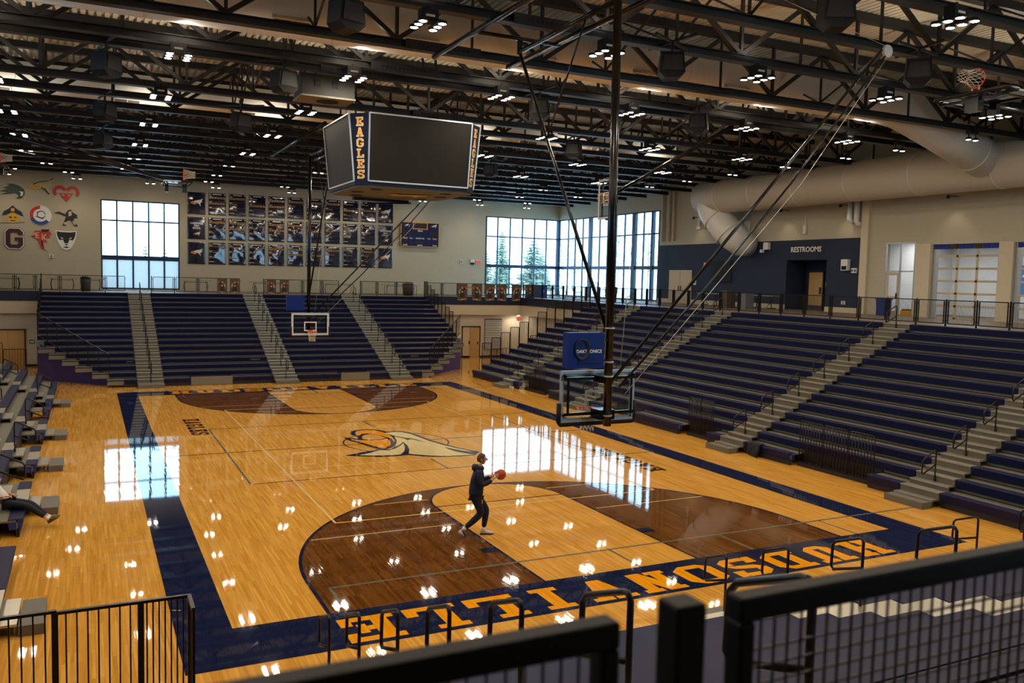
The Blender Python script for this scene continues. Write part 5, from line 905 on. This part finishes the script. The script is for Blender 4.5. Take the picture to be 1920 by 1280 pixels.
# ------------------------------------------------------------------ concourse furniture
def table(label, x, y, w, rz=0.0, z=CZF, group='folding tables on the concourse'):
    t = thing('folding_table', label, 'table', (x, y, z), rz, group); MB().box(-w/2, w/2, -0.38, 0.38, 0.71, 0.75).build('tabletop', 'table_top', t)
    for sx in (-1, 1):
        for sy in (-1, 1): MB().tube([(sx*(w/2-0.3), sy*0.3, 0), (sx*(w/2-0.25), sy*0.3, 0.35), (sx*(w/2-0.3), sy*0.3, 0.71)], 0.018, 6).build('leg', 'black_plastic', t)
    MB().bar((-w/2+.3, 0, 0.64), (w/2-.3, 0, 0.64), 0.03).build('stretcher', 'black_plastic', t)
for x, w, lb in ((-14.2, 1.9, 'folding table at the far left end of the concourse'), (-11.1, 1.8, 'folding table below the panther emblem'), (-9.4, 1.5, 'folding table left of the tall window'), (-3.0, 2.0, 'folding table just right of the tall window'), (1.9, 2.6, 'folding table behind the far basket mast'), (6.9, 2.6, 'folding table in front of the right banners'), (11.7, 2.9, 'folding table under the wall scoreboard')): table(lb, x, 34.0, w)
table('folding table in front of the corner window', 16.9, 33.0, 1.8)
def hightop(label, x, y, w, rz=0.0):
    t = thing('rolling_table', label, 'table', (x, y, CZF), rz, 'rolling tables by the windows'); MB().box(-w/2, w/2, -0.35, 0.35, 0.75, 0.79).build('tabletop', 'table_top', t)
    for sx in (-1, 1): MB().bar((sx*w*.32, 0, .05), (sx*w*.25, 0, .75), .04).bar((sx*w*.32, -.32, .06), (sx*w*.32, .32, .06), .04).bar((sx*w*.12, 0, .1), (sx*w*.36, 0, .6), .025).build('leg_frame', 'black_plastic', t)
for x, y, w, rz, lb in ((23.0, 30.2, 1.3, 0, 'rolling table beside the blue recycling bin'), (24.8, 31.0, 1.4, 0.2, 'rolling table right of the recycling bin'), (25.0, 26.5, 1.6, 1.57, 'rolling table under the right corner window'), (25.6, 15.6-.9, 2.0, 1.57, 'dark rolling table below the louver'), (25.6, 12.4, 1.8, 1.57, 'dark rolling table next to the grey bin'), (25.6, 9.9, 2.0, 1.57, 'dark rolling table left of the restroom recess')): hightop(lb, x, y, w, rz)
def bin_(name, label, x, y, r, h, m, lid, sq=False):
    t = thing(name, label, 'bin', (x, y, CZF))
    if sq: MB().box(-r, r, -r, r, 0, h).build('body', m, t); MB().box(-r*1.04, r*1.04, -r*1.04, r*1.04, h, h+.06).build('lid', lid, t)
    else: MB().lathe([(r*.85, 0), (r, h*.8), (r, h)], (0, 0, 0), 18).build('body', m, t); MB().lathe([(r*1.05, h), (r*.9, h+.1), (r*.4, h+.16)], (0, 0, 0), 18).build('lid', lid, t)
    return t
bin_('trash_can', 'round dark trash can left of the tall window', -9.75, 31.0, 0.30, 0.75, 'bin_brown', 'black_plastic'); bin_('trash_can', 'round brown trash can behind the right far bleachers', 11.25, 31.0, 0.42, 0.78, 'bin_brown', 'bin_brown'); bin_('trash_can', 'dark trash can behind the rail near the right corner window', 22.0, 20.6, 0.4, 0.9, 'bin_brown', 'black_plastic'); bin_('trash_can', 'brown bin between the dark rolling tables', 24.0, 11.2, 0.32, 0.95, 'bin_brown', 'bin_brown', True); bin_('trash_can', 'grey bin between the dark rolling tables', 24.0, 9.6, 0.3, 0.85, 'grey_plastic', 'grey_plastic', True)
t = bin_('recycling_bin', 'blue recycling bin at the corner balcony rail', 21.65, 30.0, 0.36, 0.92, 'bin_blue', 'bin_blue', True)
for k in range(3): a = k*2.094; MB().prism([(-.12, -.1), (.02, -.1), (.02, -.06), (-.12, -.06)], (0.12*math.cos(a+1.57), -.365, .5+.12*math.sin(a+1.57)), (math.cos(a), 0, math.sin(a)), (-math.sin(a), 0, math.cos(a)), .008).build('recycling_arrow', 'white', t)
# player posters hung on the rails
def poster(label, x, y, z, w, h, var, grp):
    t = thing('player_poster', label, 'poster', (x, y, z), 0, grp); MB().box(-w/2, w/2, -0.012, 0, -h/2, h/2).build('sheet', 'poster_bg', t); s = h; yy = -0.014; k = (-1, 1, -1, 1, -1, 1)[var % 6]
    def fig(nm, m, pgs):
        mb = MB(); [mb.prism([(a*s*k, b*s) for a, b in pg], (0, yy, 0), (1, 0, 0), (0, 0, 1), 0.003) for pg in pgs]; mb.build(nm, m, t)
    fig('figure_print', 'poster_skin', [circ(0, .26, .065, n=12), [(-.2, .12), (-.14, .18), (.14, .18), (.2, .1), (.24, -.08), (.17, -.1), (.12, .02), (-.12, .02), (-.22, .28), (-.28, .24)]])
    yy -= 0.002; fig('jersey_print', 'poster_navy', [[(-.11, .16), (.11, .16), (.12, -.12), (.16, -.34), (-.16, -.34), (-.12, -.12)]]); fig('hair_print', 'hair', [[(-.07, .26), (-.05, .34), (.05, .34), (.08, .24), (.06, .3), (-.04, .3)]])
    yy -= 0.002; fig('ball_print', 'poster_ball', [circ(-.22, .24, .085, n=14)]); fig('number_print', 'gold', [[(-.05, .06), (.05, .06), (.05, -.04), (-.05, -.04)]]); fig('name_print', 'gold', [[(-.24, -.40), (.05, -.40), (.05, -.44), (-.24, -.44)], [(-.05, -.45), (.25, -.45), (.25, -.48), (-.05, -.48)]])
for i, x in enumerate((14.5, 15.65, 16.68, 17.65, 18.85, 19.97)): poster('player poster on the corner balcony rail, %s from the left' % ORD[i+1], x, 28.60, 4.78, 0.80, 1.22, i, 'player posters on the corner rail')
for i, x in enumerate((-1.97, -1.2, 1.1, 1.93)): poster('cut-out player poster on the far rail, %s from the left' % ORD[i+1], x, 28.83, 4.92, 0.60, 0.95, i+1, 'player posters on the far rail')
# ------------------------------------------------------------------ doors and fittings below the concourse
d7 = struct(MB().box(14.78, 15.35, 29.0, 29.05, 0, 2.22).build('door_7', 'door_tan'), 'tan door below the corner balcony'); MB().box(14.7, 14.78, 28.98, 29.06, 0, 2.3).box(16.1, 16.18, 28.98, 29.06, 0, 2.3).box(14.7, 16.18, 28.98, 29.06, 2.22, 2.3).build('door_frame', 'door_frame', d7); MB().box(15.25, 15.32, 28.93, 29.0, 1.0, 1.2).build('door_handle', 'black_plastic', d7)
d8 = struct(MB().xform(Matrix()).box(0, 0.72, -0.03, 0.03, 0, 2.22).build('door_8', 'door_wood', None, (15.36, 28.95, 0)), 'wooden door leaf standing open below the balcony'); d8.rotation_euler = (0, 0, -0.9); MB().box(0.6, 0.66, -0.08, -0.03, 1.0, 1.2).build('door_handle', 'black_plastic', d8)
t = thing('wall_louver', 'tall white slatted louver below the corner balcony', 'vent', (17.2, 29.0, 1.7)); MB().box(-0.7, 0.7, -0.03, 0, -1.15, 1.15).build('back_plate', 'grey_plastic', t); me_l = MB().box(-0.66, 0.66, -0.08, -0.02, 0, 0.06).mesh('slat', 'white_plastic')
for k in range(17): place('slat', me_l, t, (0, 0, -1.1+k*0.128))
device('exit_sign', 'lit red exit sign below the corner balcony', 'sign', [('sign_body', 'white_plastic', [(-.2, .2, -.06, 0, -.13, .13)]), ('sign_face', 'exit_glow', [(-.18, .18, -.07, -.06, -.1, .1)])], (19.3, 29.04, 2.85)); device('ceiling_light', 'downlight below the corner balcony', 'light', [('ring', 'white_plastic', [(-.12, .12, -.12, .12, 0, .03)]), ('lens', 'lamp_glow', [(-.07, .07, -.07, .07, -.01, 0)])], (18.9, 28.4-.1, 3.1)); lamp('lamp_beam', (18.7, 28.45, 3.0), 16, 110, 0.6, (0, 0.5, -1), 0.06)
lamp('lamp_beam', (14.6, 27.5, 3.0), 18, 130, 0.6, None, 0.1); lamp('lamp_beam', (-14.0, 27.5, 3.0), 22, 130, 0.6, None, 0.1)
table('folding table on the floor under the corner balcony louver', 17.4, 28.2, 1.3, 0, 0.0, None)
d9 = struct(MB().box(-14.75, -13.82, 28.98, 29.04, 0, 2.13).box(-13.8, -13.0, 28.98, 29.04, 0, 2.13).build('door_9', 'door_wood'), 'wooden double door at the far left under the concourse'); MB().box(-13.0, -12.92, 28.96, 29.06, 0, 2.2).box(-14.83, -14.75, 28.96, 29.06, 0, 2.2).box(-14.83, -12.92, 28.96, 29.06, 2.13, 2.2).build('door_frame', 'door_frame', d9)
t = thing('picket_railing', 'picket panels in front of the far left door', 'railing', (-14.9, 26.9, 0)); guard(MB(), (0, 0, 0), (0.95, 0, 0), 1.55, 8).build('leaf', 'rail_brown', t); guard(MB(), (1.0, 0, 0), (2.1, 0, 0), 1.2, 8).build('leaf', 'rail_brown', t)
device('wall_outlet', 'outlets beside the far left door', 'outlet', [('plate', 'white_plastic', [(-.06, .0, -.02, 0, -.09, .09), (.2, .3, -.02, 0, -.09, .09)])], (-12.75, 29.04, 0.5)); device('room_sign', 'small sign right of the far left door', 'sign', [('plate', 'grey_plastic', [(-.15, .15, -.02, 0, -.12, .12)]), ('print', 'white_plastic', [(-.1, .1, -.025, -.02, -.05, .05)])], (-12.6, 29.04, 1.45))
# jacket left on the first right row
rj = random.Random(5); mb = MB(); path = [(-0.30, 0.02), (-0.05, 0.05), (0.02, -0.02), (0.05, -0.22), (0.08, -0.42)]
n0 = 7
for i in range(n0): 
    for j, (v, z) in enumerate(path): mb.v.append((-v-0.02+0.03*rj.random()+0.02*math.sin(i*2.1), (i/(n0-1)-0.5)*0.5*(1+0.2*rj.random()), z+0.42+0.03*rj.random()))
for i in range(n0-1):
    for j in range(len(path)-1): a = i*len(path)+j; mb.f.append((a, a+1, a+len(path)+1, a+len(path))); mb.m.append(0); mb.sm.append(True)
o = mb.build('jacket', 'cloth_black', None, (10.56, -6.35, 0.0)); sm_ = o.modifiers.new('thick', 'SOLIDIFY'); sm_.thickness = 0.03; o.modifiers.new('round', 'SUBSURF').levels = 1; tag(o, 'black jacket hanging over the front bench of the right bleachers', 'jacket'); MB().tube([(-0.05, -0.2, 0.4), (-0.1, -0.24, 0.2), (-0.09, -0.2, 0.02)], [0.06, 0.055, 0.045], 8).build('sleeve', 'cloth_black', o)
# ------------------------------------------------------------------ people
def skinned(name, parent, mtl, chain, edges, sub=2, root=0):
    """one continuous skinned surface: chain = [(x, y, z, rx, ry)], edges = index pairs"""
    me = bpy.data.meshes.new(name); me.from_pydata([c[:3] for c in chain], edges, []); me.materials.append(MT[mtl]); o = place(name, me, parent)
    o.modifiers.new('skin', 'SKIN'); sv = me.skin_vertices[0].data
    for i, c in enumerate(chain): sv[i].radius = (c[3], c[4] if len(c) > 4 else c[3]); sv[i].use_root = (i == root)
    o.modifiers['skin'].use_smooth_shade = True; ss = o.modifiers.new('smooth', 'SUBSURF'); ss.levels = sub; ss.render_levels = sub; return o
def head(parent, c, face, upv, s=1.0):
    """skull, nose, ears, eyes, mouth as one skin mesh (plus hair); face = looking direction"""
    f = Vector(face).normalized(); u = Vector(upv).normalized(); u = (u-f*u.dot(f)).normalized(); r = f.cross(u); mb = MB(); c = Vector(c); n, k = 12, 16; base = len(mb.v)
    for i in range(n+1):
        th = math.pi*i/n
        for j in range(k):
            ph = 2*math.pi*j/k; a = math.sin(th)*math.cos(ph); b = math.sin(th)*math.sin(ph); z = math.cos(th)
            w = 1.0-0.28*max(0, -z); fx = 0.098*a*(1.0 if a < 0 else 0.95)
            if a > 0 and z < -0.1: fx *= 0.95
            if a > 0.85 and -0.35 < z < 0.12: fx += 0.018
            mb.v.append(tuple(c+(f*(fx*w if z > -.6 else fx*w+0.012)+r*(0.076*b*w)+u*(0.115*z))*s))
    for i in range(n):
        for j in range(k): j2 = (j+1) % k; mb.f.append((i*k+j, i*k+j2, (i+1)*k+j2, (i+1)*k+j)); mb.m.append(0); mb.sm.append(True)
    mb.tube([c+f*0.088*s+u*0.02*s, c+f*0.118*s-u*0.022*s, c+f*0.09*s-u*0.03*s], [0.008*s, 0.015*s, 0.012*s], 8)
    for sg in (-1, 1): mb.tube([c+r*sg*0.076*s+u*0.03*s-f*0.01*s, c+r*sg*0.088*s-f*0.02*s, c+r*sg*0.074*s-u*0.03*s-f*0.005*s], [0.008*s, 0.018*s, 0.009*s], 8)
    h = mb.build('head', 'skin', parent)
    for sg in (-1, 1): MB().lathe([(0.001, -0.006), (0.011*s, 0), (0.001, 0.006)], tuple(c+f*0.086*s+r*sg*0.03*s+u*0.014*s), 8).build('eye', 'emblem_black', h)
    MB().bar(c+f*0.092*s-u*0.055*s-r*0.02*s, c+f*0.092*s-u*0.055*s+r*0.02*s, 0.008*s).build('mouth', 'maroon', h)
    hm = MB(); nn = 8
    for i in range(nn+1):
        th = math.pi*0.62*i/nn
        for j in range(k):
            ph = 2*math.pi*j/k; a = math.sin(th)*math.cos(ph); b = math.sin(th)*math.sin(ph); z = math.cos(th); wob = 1+0.05*math.sin(7*ph+3*i)
            if a > 0.45 and z < 0.55: a, z = a*0.72, max(z, 0.42)
            hm.v.append(tuple(c+(f*(0.108*a*wob-0.006)+r*0.087*b*wob+u*(0.128*z*wob+0.006))*s))
    for i in range(nn):
        for j in range(k): j2 = (j+1) % k; hm.f.append((i*k+j, i*k+j2, (i+1)*k+j2, (i+1)*k+j)); hm.m.append(0); hm.sm.append(True)
    hm.build('hair', 'hair', parent); return h
def hand(parent, wrist, fwd, palm, sg, curl=0.6, s=1.0):
    """palm with four unequal bent fingers and a thumb on its side; palm = palm normal"""
    w = Vector(wrist); f = Vector(fwd).normalized(); n = Vector(palm).normalized(); n = (n-f*n.dot(f)).normalized(); r = f.cross(n)*sg; ch = [(*w, .024*s, .018*s), (*(w+f*.05*s), .034*s, .016*s), (*(w+f*.09*s), .038*s, .015*s)]; ed = [(0, 1), (1, 2)]
    o = skinned('hand', parent, 'skin', ch, ed, 2); fm = MB()
    for i, ln in enumerate((.070, .080, .074, .058)):
        b = w+f*.088*s+r*(.030-.020*i)*s; p1 = b+(f*math.cos(curl*.4)+n*math.sin(curl*.4))*ln*.45*s; p2 = p1+(f*math.cos(curl)+n*math.sin(curl))*ln*.32*s; p3 = p2+(f*math.cos(curl*1.6)+n*math.sin(curl*1.6))*ln*.26*s
        fm.tube([b, p1, p2, p3], [.0095*s, .009*s, .008*s, .006*s], 7)
    b = w+f*.03*s+r*.028*s; fm.tube([b, b+(r*.7+f*.5+n*.3)*.035*s, b+(r*.75+f*1.0+n*.7)*.055*s], [.012*s, .010*s, .007*s], 7); fm.build('fingers', 'skin', o); return o
def shoe(parent, heel, toe, upv, mtl, sole='white', s=1.0):
    h = Vector(heel); t_ = Vector(toe); f = (t_-h).normalized(); u = Vector(upv).normalized(); u = (u-f*u.dot(f)).normalized(); r = f.cross(u); L_ = (t_-h).length; mb = MB(); k = 12; prof = [(0, .030, .02, .085), (.12, .036, .0, .105), (.35, .040, .0, .10), (.6, .047, .0, .072), (.85, .044, .0, .052), (1.0, .020, .006, .035)]
    for q, w, z0, z1 in prof:
        for j in range(k): a = 2*math.pi*j/k; mb.v.append(tuple(h+f*L_*q+r*w*math.cos(a)*s+u*((z0+z1)/2+(z1-z0)/2*math.sin(a))*s))
    for i in range(len(prof)-1):
        for j in range(k): j2 = (j+1) % k; mb.f.append((i*k+j, i*k+j2, (i+1)*k+j2, (i+1)*k+j)); mb.m.append(0); mb.sm.append(True)
    mb.f += [tuple(range(k))[::-1], tuple(range((len(prof)-1)*k, len(prof)*k))]; mb.m += [0, 0]; mb.sm += [False, False]
    o = mb.build('shoe', mtl, parent); so = MB(); A_ = [(q*L_, w*1.06) for q, w, *_ in prof]; pl = [(a, b) for a, b in A_]+[(a, -b) for a, b in A_[::-1]]; so.prism(pl, h-u*.004, f, r, -.022*s if f.cross(r).dot(u) < 0 else .022*s).build('sole', sole, o); return o
# the player: facing to the right of the picture, ball held out, trailing leg pushing off
pl = thing('person', 'player in a navy hoodie and dark trousers holding up a basketball', 'person', (-1.86, -11.13, 0)); F = Vector((0.93, -0.37, 0)).normalized(); Rr = F.cross(Vector((0, 0, 1)))
def Q(a, b, z): return tuple(F*a+Rr*b+Vector((0, 0, z)))       # forward, right, up in the player's frame
body = [Q(-.02, 0, .96)+(.13, .11), Q(-.01, 0, 1.12)+(.12, .10), Q(.02, 0, 1.30)+(.15, .11), Q(.03, 0, 1.43)+(.11, .09), Q(.05, 0, 1.50)+(.055, .055), Q(.075, 0, 1.57)+(.05, .05),
        Q(.03, .17, 1.40)+(.06, .06), Q(.10, .20, 1.16)+(.045, .045), Q(.33, .16, 1.27)+(.034, .034), Q(.03, -.17, 1.40)+(.06, .06), Q(.11, -.20, 1.16)+(.045, .045), Q(.34, -.14, 1.27)+(.034, .034),
        Q(-.01, .09, .90)+(.09, .09), Q(.10, .10, .52)+(.062, .062), Q(-.26, .10, .19)+(.04, .04), Q(-.02, -.09, .90)+(.09, .09), Q(.22, -.09, .55)+(.062, .062), Q(.16, -.09, .13)+(.04, .04)]
skinned('body', pl, 'skin', body, [(0, 1), (1, 2), (2, 3), (3, 4), (4, 5), (3, 6), (6, 7), (7, 8), (3, 9), (9, 10), (10, 11), (0, 12), (12, 13), (13, 14), (0, 15), (15, 16), (16, 17)], 2)
hd = [Q(-.03, 0, .80)+(.195, .175), Q(-.02, 0, 1.0)+(.195, .17), Q(.0, 0, 1.20)+(.20, .165), Q(.02, 0, 1.36)+(.17, .135), Q(.04, 0, 1.465)+(.095, .09), Q(.02, .18, 1.38)+(.092, .092), Q(.08, .23, 1.15)+(.074, .074), Q(.25, .19, 1.22)+(.055, .055), Q(.31, .17, 1.255)+(.043, .043), Q(.02, -.18, 1.38)+(.092, .092), Q(.09, -.23, 1.15)+(.074, .074), Q(.26, -.17, 1.22)+(.055, .055), Q(.32, -.15, 1.255)+(.043, .043)]
skinned('hoodie', pl, 'hoodie', hd, [(0, 1), (1, 2), (2, 3), (3, 4), (3, 5), (5, 6), (6, 7), (7, 8), (3, 9), (9, 10), (10, 11), (11, 12)], 2)
skinned('hood', pl, 'hoodie', [Q(-.06, -.075, 1.485)+(.06, .065), Q(-.075, 0, 1.50)+(.075, .08), Q(-.06, .075, 1.485)+(.06, .065), Q(.04, .09, 1.49)+(.042, .05), Q(.14, .04, 1.465)+(.03, .035), Q(.04, -.09, 1.49)+(.042, .05), Q(.14, -.04, 1.465)+(.03, .035)], [(1, 0), (1, 2), (2, 3), (3, 4), (0, 5), (5, 6)], 2, 1)
skinned('trousers', pl, 'trousers', [Q(-.03, 0, .97)+(.16, .145), Q(-.02, .09, .84)+(.125, .12), Q(.10, .10, .52)+(.088, .088), Q(-.09, .10, .33)+(.072, .072), Q(-.24, .10, .205)+(.052, .052), Q(-.02, -.09, .84)+(.125, .12), Q(.21, -.09, .55)+(.088, .088), Q(.19, -.09, .33)+(.070, .070), Q(.165, -.09, .15)+(.052, .052)], [(0, 1), (1, 2), (2, 3), (3, 4), (0, 5), (5, 6), (6, 7), (7, 8)], 2)
MB().prism([(0, 0), (.02, 0), (.02, .09), (0, .09)], Q(.10, .165, .74), tuple(F), (0, 0, 1), .006).build('trouser_logo', 'gold', pl)
head(pl, Q(.095, 0, 1.665), tuple(F*.97+Vector((0, 0, .12))), (0, 0, 1), 0.98)
for sg, fw_ in ((1, Q(.06, 0, .05)), (-1, Q(.06, 0, .05))): hand(pl, Q(.33, .165*sg, 1.27), tuple(F*.75+Rr*(-.25*sg)+Vector((0, 0, .62))), tuple(Rr*(-sg)+F*.2), sg, .45)
shoe(pl, Q(-.30, .10, .17), Q(-.23, .11, -.0+.02), tuple(-F*.9+Vector((0, 0, .35))), 'shoe', 'emblem_black'); shoe(pl, Q(.09, -.09, 0.01), Q(.38, -.10, 0.01), (0, 0, 1), 'shoe', 'emblem_black')
MB().tube([Q(-.245, .10, .215), Q(-.285, .10, .15)], [.042, .045], 10).build('sock', 'white', pl); MB().tube([Q(.163, -.09, .165), Q(.16, -.09, .08)], [.044, .046], 10).build('sock', 'white', pl)
pl.scale = (1.05, 1.05, 1.05); bc = Vector((-1.86, -11.13, 0))+Vector(Q(.53, 0, 1.40)); t = thing('basketball', 'orange basketball in the hands of the player', 'ball', tuple(bc-Vector((0, 0, .12)))); mb = MB(); n, k = 12, 20
for i in range(n+1):
    for j in range(k): th, ph = math.pi*i/n, 2*math.pi*j/k; mb.v.append((.12*math.sin(th)*math.cos(ph), .12*math.sin(th)*math.sin(ph), .12+.12*math.cos(th)))
for i in range(n):
    for j in range(k): j2 = (j+1) % k; mb.f.append((i*k+j, i*k+j2, (i+1)*k+j2, (i+1)*k+j)); mb.m.append(0); mb.sm.append(True)
mb.build('ball_skin', 'ball', t); sm2 = MB()
for ax in (0, 1, 2): sm2.tube([((.1195*math.cos(a/16*math.pi)) if ax != 0 else 0, .1195*(math.sin(a/16*math.pi) if ax == 2 else (0 if ax == 1 else math.cos(a/16*math.pi))), .12+.1195*(0 if ax == 2 else math.sin(a/16*math.pi))) for a in range(32)], .0025, 4, closed=True)
sm2.build('seam_lines', 'emblem_black', t)
# the person reclining on the left bleachers
rp = thing('person', 'person in a white shirt and navy trousers leaning back on the left bleachers', 'person', (-11.36, -6.58, 0.42)); F2 = Vector((0.93, -0.36, 0)).normalized(); R2 = F2.cross(Vector((0, 0, 1)))
def Q2(a, b, z): return tuple(F2*a+R2*b+Vector((0, 0, z)))
skinned('body', rp, 'skin', [Q2(0, 0, .12)+(.12, .11), Q2(-.16, 0, .30)+(.12, .10), Q2(-.34, 0, .46)+(.14, .11), Q2(-.42, 0, .56)+(.09, .08), Q2(-.46, 0, .64)+(.05, .05), Q2(-.34, .18, .48)+(.055, .055), Q2(-.20, .26, .26)+(.045, .045), Q2(.04, .20, .30)+(.034, .034), Q2(-.34, -.18, .48)+(.055, .055), Q2(-.20, -.26, .26)+(.045, .045), Q2(.06, -.12, .28)+(.034, .034), Q2(.06, .09, .11)+(.085, .085), Q2(.50, .09, .06)+(.06, .06), Q2(.90, .07, -.22)+(.04, .04), Q2(.06, -.09, .11)+(.085, .085), Q2(.50, -.05, .08)+(.06, .06), Q2(.90, .0, -.20)+(.04, .04)],
        [(0, 1), (1, 2), (2, 3), (3, 4), (3, 5), (5, 6), (6, 7), (3, 8), (8, 9), (9, 10), (0, 11), (11, 12), (12, 13), (0, 14), (14, 15), (15, 16)], 2)
skinned('shirt', rp, 'shirt_white', [Q2(.03, 0, .13)+(.15, .14), Q2(-.16, 0, .31)+(.155, .13), Q2(-.34, 0, .47)+(.17, .13), Q2(-.42, 0, .55)+(.10, .09), Q2(-.34, .19, .47)+(.08, .08), Q2(-.27, .24, .36)+(.07, .07), Q2(-.34, -.19, .47)+(.08, .08), Q2(-.27, -.24, .36)+(.07, .07)], [(0, 1), (1, 2), (2, 3), (2, 4), (4, 5), (2, 6), (6, 7)], 2)
skinned('trousers', rp, 'trousers', [Q2(.0, 0, .12)+(.14, .13), Q2(.08, .09, .11)+(.11, .105), Q2(.50, .09, .06)+(.082, .082), Q2(.86, .07, -.19)+(.058, .058), Q2(.08, -.09, .11)+(.11, .105), Q2(.50, -.05, .08)+(.082, .082), Q2(.86, .0, -.17)+(.058, .058)], [(0, 1), (1, 2), (2, 3), (0, 4), (4, 5), (5, 6)], 2)
head(rp, Q2(-.46, 0, .77), tuple(F2), (-.3*F2.x, -.3*F2.y, 1)); hand(rp, Q2(.05, .20, .30), tuple(F2*.8-R2*.4), (0, 0, -1), 1, .7); hand(rp, Q2(.07, -.12, .28), tuple(F2*.8+R2*.5), (0, 0, -1), -1, .7)
for b, dz in ((.07, 0), (.0, .02)):
    MB().tube([Q2(.88, b, -.205+dz), Q2(.945, b, -.25+dz)], .046, 10).build('sock', 'white', rp); shoe(rp, Q2(.94, b, -.34+dz), Q2(1.16, b+.03, -.20+dz), tuple(-F2*.5+Vector((0, 0, .85))), 'shoe_olive', 'shoe_olive')
